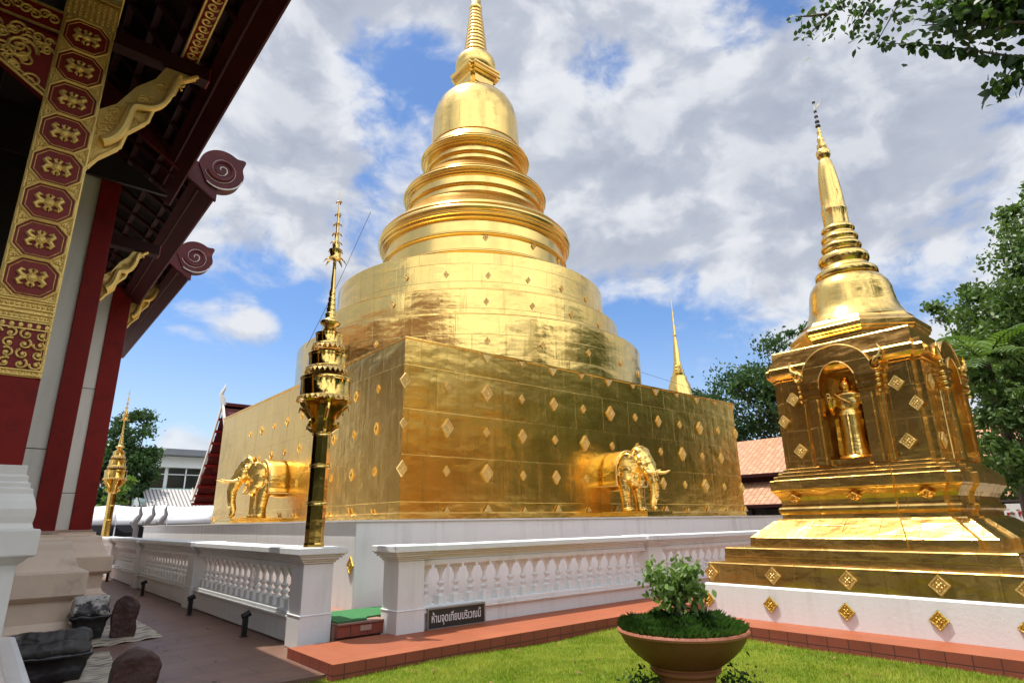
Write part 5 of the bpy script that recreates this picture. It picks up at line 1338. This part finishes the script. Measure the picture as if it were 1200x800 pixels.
for i, (x, y, s_, lb) in enumerate(((4.85, 29.4, 1.0, 'grey curved roof finial nearest the tent, left of its twin'), (5.32, 29.5, 1.15, 'taller grey curved finial in the middle above the white plinth end'), (5.78, 29.4, .95, 'grey curved finial rightmost, nearest the small red pavilion'))):
    mb = MB(); mb.tube([(0, 0, 0), (0, 0, 1.55), (-.10*s_, 0, 1.75*1), (.02, 0, 1.98), (.10*s_, 0, 2.12), (.06*s_, 0, 2.12+.2*s_), (.10*s_, 0, 2.2+.35*s_)], [.10, .10, .13, .11, .08, .05, .008], 8)
    mb.ell((-.12*s_, 0, 1.80), (.14, .06, .08), 8, 6)
    o = mb.build('naga_finial', M_GREYST); o.location = (x, y, 0); tag(o, lb, 'finial', 'grey finials past the plinth end')

# ------------------------------------------------------------------ background, right
t = thing('tiled_hall', 'low hall with a two tier orange tiled roof between the cube and the small chedi', 'building', (40, 16, 0))
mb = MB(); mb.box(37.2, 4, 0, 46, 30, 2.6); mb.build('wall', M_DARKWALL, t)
def slope_slab(mb, x0_, z0, x1_, z1, ya, yb, th=.1):
    mb.add([(x0_, ya, z0), (x0_, yb, z0), (x1_, yb, z1), (x1_, ya, z1), (x0_, ya, z0-th), (x0_, yb, z0-th), (x1_, yb, z1-th), (x1_, ya, z1-th)], [(0, 3, 2, 1), (4, 5, 6, 7), (0, 1, 5, 4), (3, 7, 6, 2), (0, 4, 7, 3), (1, 2, 6, 5)])
mb = MB(); slope_slab(mb, 35.0, 2.35, 37.6, 3.95, 2, 32); slope_slab(mb, 36.6, 4.25, 41, 6.9, 2, 32); slope_slab(mb, 45.4, 4.25, 41, 6.9, 2, 32); mb.build('roof', M_TILE, t)
mb = MB(); mb.box(34.95, 2, 2.18, 35.05, 32, 2.36); mb.box(36.55, 2, 4.05, 36.68, 32, 4.24); mb.box(37.3, 2.2, 3.6, 45, 31.8, 4.2); mb.build('fascia', M_DARKRED, t)
for k in range(14): mb = MB(); mb.box(36.9, 5+1.9*k, .9, 37.18, 6.3+1.9*k, 2.1); mb.build('window', M_WIN, t)
t = thing('notice_board', 'small pale board with red characters on a dark wall past the small chedi', 'sign', (24.4, 4.4, 0))
mb = MB(); mb.box(24.4, 2.6, 1.30, 24.46, 5.2, 1.95); mb.build('board', M_MARBLEW, t)
mb = MB(); 
for k in range(6): mb.box(24.385, 4.7-.28*k, 1.58, 24.398, 4.9-.28*k, 1.64+.04*(k % 3)); mb.box(24.385, 4.85-.28*k, 1.52, 24.398, 4.9-.28*k, 1.62)
mb.build('characters', M_SIGNRED, t)
mb = MB(); mb.box(24.45, -6, 0, 24.7, 6.5, 1.9); mb.box(24.40, -6, 1.902, 24.75, 6.5, 2.02); o = mb.build('boundary_wall', M_DARKWALL); tag(recenter(o, (24.6, 0, 0)), 'dark boundary wall under the trees right of the small chedi', 'wall')

# ------------------------------------------------------------------ trees
tree('broadleaf_tree', 'spreading tree behind the tiled hall, its crown rising over the right end of the cube', (47, 22, 0), 14, [((44, 27.0, 8.6), (3.5, 3.2, 2.6)), ((44.5, 23.5, 10.6), (3.4, 3.0, 2.6)), ((45, 20.0, 9.2), (3.4, 3.0, 2.6)), ((45.5, 20.3, 13.2), (2.5, 2.3, 1.9)), ((46.5, 19.2, 15.6), (1.6, 1.4, 1.0)), ((45, 15.5, 8.6), (3.4, 3.0, 2.8)), ((45.5, 15.5, 12), (2.4, 2.4, 2.0)), ((45.0, 28.2, 11.3), (1.5, 1.5, 1.1))], 4.0, 30000, .26, M_LEAF1, .35, group='trees around the temple yard', frac=.30)
tree('broadleaf_tree', 'tall dense tree filling the right edge of the picture behind the small chedi', (25.5, -1.0, 0), 12, [((27, 3.2, 4.6), (2.1, 1.8, 1.9)), ((27.2, 4.5, 7.7), (1.9, 1.7, 1.6)), ((26.5, 1.2, 7.4), (2.4, 2.2, 2.0)), ((26.8, 1.6, 10.2), (2.2, 1.9, 1.6)), ((27.0, -1.6, 9.2), (3.0, 2.7, 2.4)), ((27, -1.5, 12.2), (2.6, 2.4, 1.8)), ((26, -1.2, 4.8), (2.8, 2.5, 2.3)), ((27, -5, 7), (3, 3, 3)), ((26.6, 2.6, 2.6), (2.0, 2.2, 1.7)), ((27.5, 5.2, 3.2), (1.8, 1.8, 1.8)), ((26.8, 5.4, 5.8), (1.6, 1.6, 1.5)), ((26, -.5, 2.4), (2.4, 2.4, 1.7)), ((27.6, 3.2, 9.0), (1.9, 1.7, 1.5)), ((28.2, 5.6, 9.5), (1.1, 1.1, .9)), ((27.0, 2.4, 11.6), (1.8, 1.6, 1.3)), ((26.3, 2.6, 9.0), (2.0, 1.9, 1.7)), ((26.0, .6, 9.2), (2.2, 2.0, 1.8)), ((26.8, 4.6, 6.4), (1.7, 1.5, 1.6)), ((26.5, 3.4, 7.6), (1.7, 1.6, 1.5))], 8.0, 95000, .165, M_LEAF2, .4, group='trees around the temple yard')
tree('garden_shrub', 'leafy shrub filling the gap right of the small chedi, under the palm', (19.3, 2.8, 0), 4.6, [((18.9, 3.2, 3.4), (1.0, 1.0, .9)), ((19.0, 2.5, 2.2), (1.3, 1.3, 1.1)), ((19.1, 3.5, 4.5), (.75, .7, .6)), ((19.0, 2.6, 4.5), (.9, .9, .7)), ((19.2, 1.8, 3.4), (1.1, 1.1, 1.0)), ((19.2, 1.8, 4.9), (.9, .9, .7)), ((18.9, 3.35, 5.0), (.6, .6, .55)), ((19.0, 2.9, 5.5), (.6, .6, .5))], 12, 17000, .13, M_LEAF2, .10, 'shrub')
tree('broadleaf_tree', 'dark rounded tree behind the far gilded post at the end of the walkway', (7.0, 46.5, 0), 9.6, [((6.7, 46.5, 7.6), (1.5, 1.5, 1.5)), ((6.0, 46.5, 5.6), (1.9, 1.9, 1.6)), ((7.5, 46.5, 5.4), (1.4, 1.6, 1.7)), ((7.0, 46.3, 3.0), (2.2, 2.0, 1.3)), ((4.6, 47, 6.2), (1.8, 1.8, 1.8))], 7, 20000, .22, M_LEAF1, .25, group='trees around the temple yard')
tree('young_tree', 'bright yellow green young tree beside the far gilded post', (5.75, 41.8, 0), 4.6, [((5.75, 41.8, 3.6), (.72, .7, .75)), ((5.5, 41.7, 2.8), (.6, .6, .5))], 16, 2600, .20, M_LEAF3, .07)
# palm beside the dense tree
t = thing('palm', 'palm with pale drooping fronds in front of the dense tree at the right edge', 'palm', (19.6, 3.5, 0))
mb = MB(); mb.tube([(19.6, 3.5, 0), (19.6, 3.5, 2.0), (19.55, 3.55, 4.0), (19.5, 3.6, 5.4)], [.16, .13, .12, .10], 10); mb.build('trunk', M_BARK, t)
for k in range(16):
    a = k*2.399+.4; el_ = R(62-48*((k*7) % 16)/15); L = 1.7+.4*random.random(); o0 = Vector((19.5, 3.6, 5.4)); v = []
    d = Vector((math.cos(a)*math.cos(el_), math.sin(a)*math.cos(el_), math.sin(el_))); pts = [o0+d*L*f+Vector((0, 0, -1.0*L*.42*f*f)) for f in np.linspace(0, 1, 15)]
    for i in range(2, 15):
        p = pts[i]; tg = (pts[min(14, i+1)]-pts[i-1]).normalized(); sd_ = tg.cross(Vector((0, 0, 1))).normalized()
        for s in (-1, 1):
            ll = .62*(math.sin(PI*(i/16)**.8)+.15); tip_ = p+(sd_*s*.85+tg*.55+Vector((0, 0, -.30))).normalized()*ll; md = (p+tip_)/2+Vector((0, 0, .03)); w_ = tg*.028
            v.append([tuple(p-w_), tuple(md-w_*1.2), tuple(tip_), tuple(md+w_*1.2), tuple(p+w_)])
    fr = poly_mesh('frond', np.array(v), M_LEAFP, t); mb = MB(); mb.tube(pts, [.024*(1-.7*i/14) for i in range(15)], 5); mb.build('rib', M_LEAFP, fr)
# the near tree whose branches hang into the upper right corner
t = thing('overhanging_tree', 'near tree whose thin leafy branches hang into the upper right corner', 'tree', (10.5, -2.2, 0))
mb = MB(); mb.tube([(10.5, -2.2, -.1), (10.4, -2.1, 2.5), (10.2, -1.8, 5), (9.8, -1.2, 7.2), (9.3, -.6, 8.6), (8.8, .4, 9.4)], [.30, .25, .21, .16, .11, .06], 12)
br = [((9.3, -.6, 8.6), (8.6, .5, 8.8), (7.81, 1.74, 8.56), (7.74, 2.03, 8.31), (7.68, 2.25, 8.19), (7.61, 2.48, 7.99)), ((7.70, 2.2, 8.24), (7.64, 2.40, 8.33), (7.58, 2.56, 8.40)),
      ((8.6, .5, 8.8), (7.92, 1.15, 8.07), (7.86, 1.46, 7.87), (7.82, 1.71, 7.54)), ((8.6, .5, 8.8), (7.86, 1.49, 8.31), (7.80, 1.78, 8.0), (7.76, 1.96, 7.79)),
      ((9.8, -1.2, 7.2), (8.6, -.3, 6.5), (7.99, .30, 6.30), (7.97, .74, 6.72), (7.92, 1.16, 7.10), (7.82, 1.68, 7.45)), ((8.6, -.3, 6.5), (7.99, .33, 6.12), (7.98, .58, 6.27), (7.96, .78, 6.22)),
      ((9.8, -1.2, 7.2), (8.5, -.2, 7.0), (8.0, .30, 6.85), (7.98, .60, 7.05), (7.93, 1.02, 7.33), (7.90, 1.26, 7.46)), ((9.5, -.9, 8.0), (8.5, .0, 7.4), (7.99, .47, 7.24), (7.96, .81, 7.54)), ((9.3, -.6, 8.6), (8.4, .4, 8.1), (7.95, .95, 7.75))]
for b in br: mb.tube(b, [.026*(1-.80*i/(len(b)-1)) for i in range(len(b))], 6)
P_, S_ = [], []
def spray(path, n_, spread, size, f0=.25):
    pts = [Vector(q) for q in path]
    for k in range(n_):
        f = f0+(1-f0)*rng.random(); u = f*(len(pts)-1); i = min(int(u), len(pts)-2); p = pts[i].lerp(pts[i+1], u-i)
        P_.append(tuple(p+Vector(rng.normal(size=3))*spread)); S_.append(size*(.7+.6*rng.random()))
for c_, n_ in (((7.58, 2.56, 8.40), 9), ((7.61, 2.48, 7.99), 8), ((7.69, 2.22, 8.02), 9), ((7.68, 2.30, 8.25), 8), ((7.76, 1.96, 7.79), 9), ((7.82, 1.75, 7.62), 9), ((7.74, 2.03, 8.31), 14), ((7.79, 1.85, 8.1), 9), ((7.66, 2.36, 8.12), 6)):
    spray((c_, c_), n_, .055, .085)
spray(br[0], 110, .13, .085, .35); spray(br[2], 80, .13, .09, .3); spray(br[3], 80, .12, .09, .3); spray(br[6], 180, .12, .12, .35); spray(br[7], 330, .17, .13, .35); spray(br[8], 260, .18, .12, .35); spray(br[5], 70, .10, .12, .5); spray(br[4], 60, .07, .10, .45)
spray(((8.3, .1, 7.3), (8.0, .5, 7.35), (7.96, .75, 7.45)), 380, .20, .13, 0)
cen = np.array(P_); poly_mesh('leaves', leaf_arrays(cen, np.array(S_), aspect=.66, droop=.5, upb=.8), M_LEAFO, t)
# paired broad leaflets hanging along the long lower twig
pts = [Vector(q) for q in br[4][1:]]; pv = []
for k in range(34):
    u = .5+k/33*(len(pts)-1.5); i = min(int(u), len(pts)-2); p = pts[i].lerp(pts[i+1], u-i); tg = (pts[i+1]-pts[i]).normalized(); sd_ = tg.cross(Vector((0, 0, 1))).normalized(); big_ = 1.0-.50*k/33
    for s in (-1, 1):
        d = (sd_*s*(.2+.6*random.random())+tg*random.uniform(-.3, .4)+Vector((0, 0, -.7-.4*random.random()))).normalized(); ax = Vector((random.uniform(-.5, .5), random.uniform(-1, 1), random.uniform(-.2, .2)))
        w_ = (ax-d*ax.dot(d)).normalized()*.060*big_*(.8+.4*random.random()); L = (.17+.08*random.random())*big_; p = p+Vector(rng.normal(size=3))*.02
        pv.append([tuple(p), tuple(p+d*L*.2+w_*.75), tuple(p+d*L*.5+w_), tuple(p+d*L*.8+w_*.7), tuple(p+d*L), tuple(p+d*L*.8-w_*.7), tuple(p+d*L*.5-w_), tuple(p+d*L*.2-w_*.75)])
poly_mesh('leaflets', np.array(pv), M_LEAFO, t)
mb.build('trunk', M_BARK, t)
# trees out of the frame, to the right and behind: they stand in the gilt's reflections
for (x, y, h, r_, lb) in ((12.8, -8.0, 15, 3.8, 'tall bushy tree of the yard right of the lawn, outside the photo'), (25.5, -12, 16, 4.4, 'taller tree past the yard corner, outside the photo'), (16.0, -15, 15, 4.0, 'wide tree behind the far end of the lawn, outside the photo'),
                      (4.5, -15, 14, 4.0, 'tree straight behind the viewer, outside the photo'), (32, -12, 16, 4.6, 'tree far along the boundary wall, outside the photo'), (-6, -17, 14, 4.4, 'tree behind the hall porch, outside the photo'), (-14.5, 3, 14, 4.6, 'tree left of the hall porch, outside the photo'), (-16, 11, 15, 4.8, 'tree along the far flank of the hall, outside the photo'), (-13, -6, 14, 4.4, 'tree left of the viewer, outside the photo'), (38, -3, 15, 4.6, 'tree behind the boundary wall, outside the photo')):
    tree('broadleaf_tree', lb, (x, y, 0), h, [((x, y, h*.62), (r_, r_, r_*.8)), ((x+r_*.6, y-.8, h*.42), (r_*.8, r_*.8, r_*.7)), ((x-r_*.6, y+.8, h*.45), (r_*.8, r_*.8, r_*.7)), ((x, y, h*.85), (r_*.7, r_*.7, r_*.5)), ((x, y, h*.20), (r_*.9, r_*.9, r_*.5))], 2.2, 6500, .55, M_LEAF1, .3, group='trees around the temple yard')
# stay wires of the chedi
for i, (a, b, lb) in enumerate((((7.9, 16.2, 11.3), (6.4, 16.8, 6.6), 'thin dark stay wire slanting down left of the chedi drums'), ((20.3, 16.2, 8.0), (29, 13, 6.2), 'thin dark wire running right from the chedi drum towards the trees'))):
    mb = MB(); mb.tube([a, ((a[0]+b[0])/2, (a[1]+b[1])/2, (a[2]+b[2])/2-.12), b], .008, 5); o = recenter(mb.build('wire', M_WIRE), a); tag(o, lb, 'wire')
